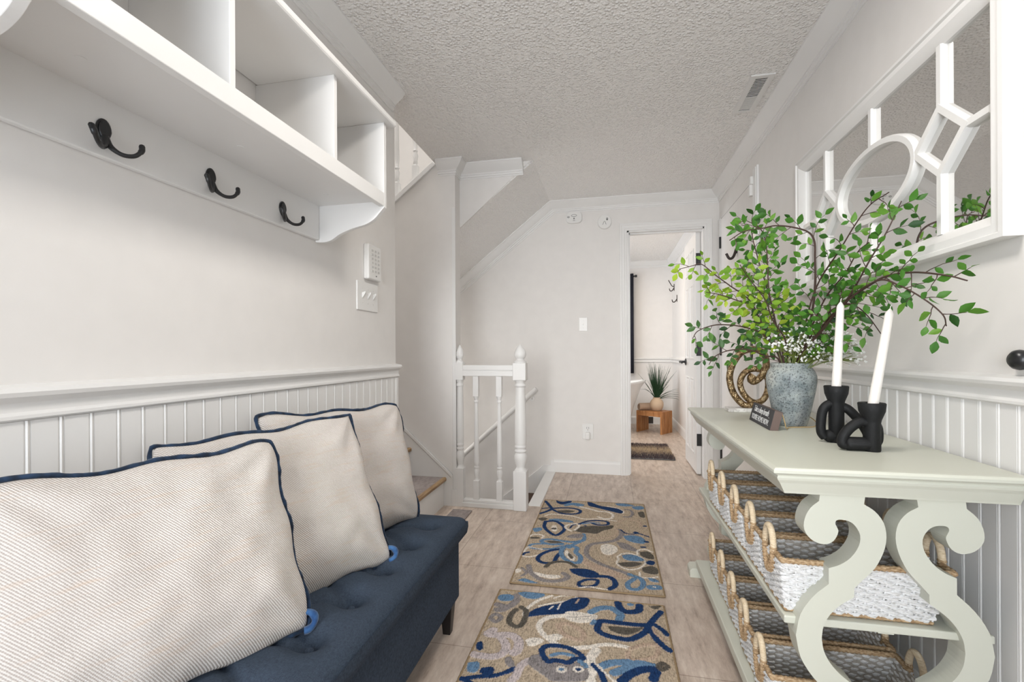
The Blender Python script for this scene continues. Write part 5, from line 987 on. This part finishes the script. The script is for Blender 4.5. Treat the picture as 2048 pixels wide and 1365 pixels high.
# ---------------------------------------------------------------- bathroom things
tb = thing('bathtub', 'white freestanding slipper bathtub seen through the bathroom doorway', 'bathtub', (-.40, 6.15, 0))
b = MB(); seg = 64; vs = []; lev = [(.62, .27, .0), (.64, .285, .02), (.66, .30, .12), (.72, .34, .34), (.80, .385, .52), (.85, .405, .575), (.865, .412, .585), (.862, .41, .597), (.845, .40, .597), (.82, .375, .58), (.74, .33, .40), (.62, .25, .14), (.3, .1, .12)]
for a_, c_, z in lev:
    for i in range(seg):
        t_ = 2 * PI * i / seg; sx = math.cos(t_); zz = z + (.075 * max(0, sx) ** 2 + .05 * max(0, -sx) ** 2) * (z / .597) ** 3; vs.append((-.41 + a_ * sx, 6.15 + c_ * math.sin(t_), zz))
fs = [(j * seg + i, j * seg + (i + 1) % seg, (j + 1) * seg + (i + 1) % seg, (j + 1) * seg + i) for j in range(len(lev) - 1) for i in range(seg)] + [tuple(range(seg - 1, -1, -1)), tuple((len(lev) - 1) * seg + i for i in range(seg))]
b.add(vs, fs); obj('shell', b, M['tub'], tb, smooth=60)
sl_ = thing('wooden_stool', 'small slatted teak stool in the bathroom corner', 'stool', (.55, 6.12, 0)); 
P0 = Vector((.628, 5.99, 0)); ea = (Vector((.337, 6.19, 0)) - P0).normalized(); eb = Vector((-ea.y, ea.x, 0)); eb = eb if eb.y > 0 else -eb
LA, LB, HT = .355, .27, .275
def lp(a, c, z): return tuple(P0 + ea * a + eb * c + Vector((0, 0, z)))
def obx(b, a0, a1, c0, c1, z0, z1): b.add([lp(a0, c0, z0), lp(a1, c0, z0), lp(a1, c1, z0), lp(a0, c1, z0), lp(a0, c0, z1), lp(a1, c0, z1), lp(a1, c1, z1), lp(a0, c1, z1)], [(0, 3, 2, 1), (4, 5, 6, 7), (0, 1, 5, 4), (1, 2, 6, 5), (2, 3, 7, 6), (3, 0, 4, 7)])
for j in range(5):
    c0 = j * LB / 5; c1 = c0 + LB / 5 - .006
    b = MB(); obx(b, .022, LA - .022, c0, c1, HT - .022, HT); obj('seat_slat', b, M['teak'], sl_)
    b = MB(); obx(b, 0, .022, c0, c1, 0, HT); obj('leg_slat', b, M['teak'], sl_); b = MB(); obx(b, LA - .022, LA, c0, c1, 0, HT); obj('leg_slat', b, M['teak'], sl_)
b = MB(); obx(b, .022, LA - .022, .004, .024, HT - .062, HT - .022); obx(b, .022, LA - .022, LB - .03, LB - .01, HT - .062, HT - .022); obj('rail', b, M['teak'], sl_)
gv = lp(.145, .14, HT); gv = Vector(gv)
sv_ = thing('vase', 'round sand coloured stone vase with grass on the teak stool', 'vase', tuple(gv))
b = MB(); b.lathe([(.045, 0), (.055, .004), (.075, .035), (.084, .075), (.082, .105), (.066, .135), (.046, .152), (.042, .158), (.046, .166), (.044, .170), (.036, .168), (.034, .15), (.001, .14)], tuple(gv), 36); obj('body', b, M['stonevase'], sv_, smooth=60)
gp = thing('grass_plant', 'spray of long dark green grass blades in the sand coloured vase', 'plant', (gv.x, gv.y, gv.z + .15)); b = MB(); rnd = random.Random(9)
for i in range(150):
    a = rnd.uniform(0, 2 * PI); spread = abs(rnd.gauss(0, .30)) + .03; L = rnd.uniform(.25, .50); d = Vector((math.cos(a) * spread, math.sin(a) * spread * .55, 1)).normalized(); dr = rnd.uniform(.0, .32) * spread * 2.2
    if i > 143: d = Vector((.9, -.2, .5 + .12 * (i - 146))).normalized(); L = .36; dr = .3
    pts = []; r0 = rnd.uniform(0, .02)
    for k in range(8): t_ = k / 7; q = Vector((gv.x + math.cos(a) * r0, gv.y + math.sin(a) * r0, gv.z + .145)) + d * L * t_ - Vector((0, 0, 1)) * dr * L * t_ * t_; q.x = min(q.x, XR - .02); q.y = min(q.y, BY - .02); pts.append(q)
    b.tube(pts, [.0030 * (1 - (k / 7) ** 1.5) + .0005 for k in range(8)], 4)
obj('blades', b, M['grass'], gp)
tp = Vector(lp(.285, .09, HT)); tw = thing('towel', 'rolled beige towel beside the vase on the teak stool', 'towel', tuple(tp)); b = MB()
ax_ = (ea * .55 - eb * .83).normalized(); sd = Vector((-ax_.y, ax_.x, 0)); Np = 150; R0 = .041
cs = [(((.008 + (R0 - .008) * i / Np)), i / Np * 2 * PI * 3.3) for i in range(Np)]
inner = [(r_ * math.cos(t_), r_ * math.sin(t_)) for r_, t_ in cs]; outer = [((r_ + .0052) * math.cos(t_), (r_ + .0052) * math.sin(t_)) for r_, t_ in cs]
vs = [tuple(tp + Vector((0, 0, R0 + .004)) + sd * p[0] + Vector((0, 0, 1)) * p[1] + ax_ * w_) for w_ in (-.085, .085) for p in inner + outer]; m2 = 2 * Np
fs = []
for i in range(Np - 1):
    fs += [(i, i + 1, Np + i + 1, Np + i), (m2 + i, m2 + Np + i, m2 + Np + i + 1, m2 + i + 1), (i, m2 + i, m2 + i + 1, i + 1), (Np + i, Np + i + 1, m2 + Np + i + 1, m2 + Np + i)]
b.add(vs, fs); obj('roll', b, M['towel'], tw, smooth=60)
# shaggy bath mat (colour bands of its own), tufts
bm_ = thing('bath_mat', 'shaggy bath mat striped dark brown and beige on the bathroom floor', 'mat', (.25, 4.95, 0))
mx0, mx1, my_0, my_1 = -.30, .605, 4.585, 5.30
b = MB(); b.box((mx0, my_0, .001), (mx1, my_1, .010)); obj('backing', b, M['mark'], bm_, bev=.004)
tf = NT('shag_yarn', .95, spec=.1); at_ = tf.node('ShaderNodeAttribute', attribute_name='Pattern'); tf.color(at_.outputs[0]); M['shag'] = tf.m
b = MB(); cols = []; rnd = random.Random(2)
S1, S2, S3 = srgb(92, 82, 84), srgb(140, 122, 112), srgb(204, 182, 152)
for i in range(9000):
    x = rnd.uniform(mx0, mx1); y = rnd.uniform(my_0, my_1); v_ = abs((y - my_0) / (my_1 - my_0) - .52) * 2 + rnd.gauss(0, .22)
    c_ = S3 if v_ < .30 else S2 if v_ < .62 else S1; ex = Vector((rnd.gauss(0, .008), rnd.gauss(0, .008), rnd.uniform(.016, .028))); p = Vector((x, y, .008)); w_ = .0032
    b.add([p + Vector((w_, 0, 0)), p + Vector((-w_ * .5, w_, 0)), p + Vector((-w_ * .5, -w_, 0)), p + ex], [(0, 1, 3), (1, 2, 3), (2, 0, 3)]); cols += [c_] * 4
o = obj('pile', b, M['shag'], bm_); at_ = o.data.color_attributes.new('Pattern', 'FLOAT_COLOR', 'POINT'); at_.data.foreach_set('color', np.array(cols).reshape(-1))
cu = thing('curtain', 'black curtain panel hanging at the window on the far bathroom wall', 'curtain', (.1, 6.80, 2.12)); b = MB(); n_ = 60; vs = []
for i in range(n_ + 1):
    x = -.15 + .485 * i / n_; y = 6.79 + .016 * math.sin(i * .62); vs += [(x, y, 2.135), (x, y, .724)]
fs = [(2 * i, 2 * i + 2, 2 * i + 3, 2 * i + 1) for i in range(n_)]; b.add(vs, fs); c_o = obj('panel', b, M['curtain'], cu, smooth=60); sd_ = c_o.modifiers.new('thick', 'SOLIDIFY'); sd_.thickness = .004
b = MB(); b.tube([(-1.2, 6.79, 2.10), (.36, 6.79, 2.10)], .010, 12); b.tube([(.355, 6.79, 2.10), (.365, 6.79, 2.10), (.385, 6.79, 2.10)], [.012, .020, .016], 14); b.tube([(.345, 6.79, 2.10), (.345, 6.858, 2.10)], .006, 8); tag(obj('curtain_rod', b, M['black'], smooth=50), 'black curtain rod holding the curtain on the far bathroom wall', 'rod')
def robe(label, y, z, s=1):
    h = thing('robe_hook', label, 'hook', (XR, y, z)); b = MB(); b.box((XR - .008, y - .012, z - .045), (XR, y + .012, z + .045)); obj('plate', b, M['bronze'], h, bev=.003)
    b = MB(); b.tube(smooth_path([(XR - .006, y, z - .01), (XR - .03, y, z - .045), (XR - .055, y, z - .045), (XR - .065, y, z - .015)], 5), .006, 8); b.tube(smooth_path([(XR - .006, y, z + .01), (XR - .03, y, z + .02), (XR - .055, y, z + .06), (XR - .075, y, z + .10)], 5), .0055, 8) if s else None
    obj('prong', b, M['bronze'], h, smooth=50)
robe('upper bronze double hook on the right bathroom wall', 6.62, 1.90); robe('lower bronze single hook on the right bathroom wall', 6.35, 1.72, 0)
b = MB(); b.box((.535, BY - .022, .012), (.60, BY - .015, .105)); tag(obj('outlet_cover', b, M['bronze'], bev=.002), 'dark outlet cover on the bathroom baseboard behind the stool', 'outlet')
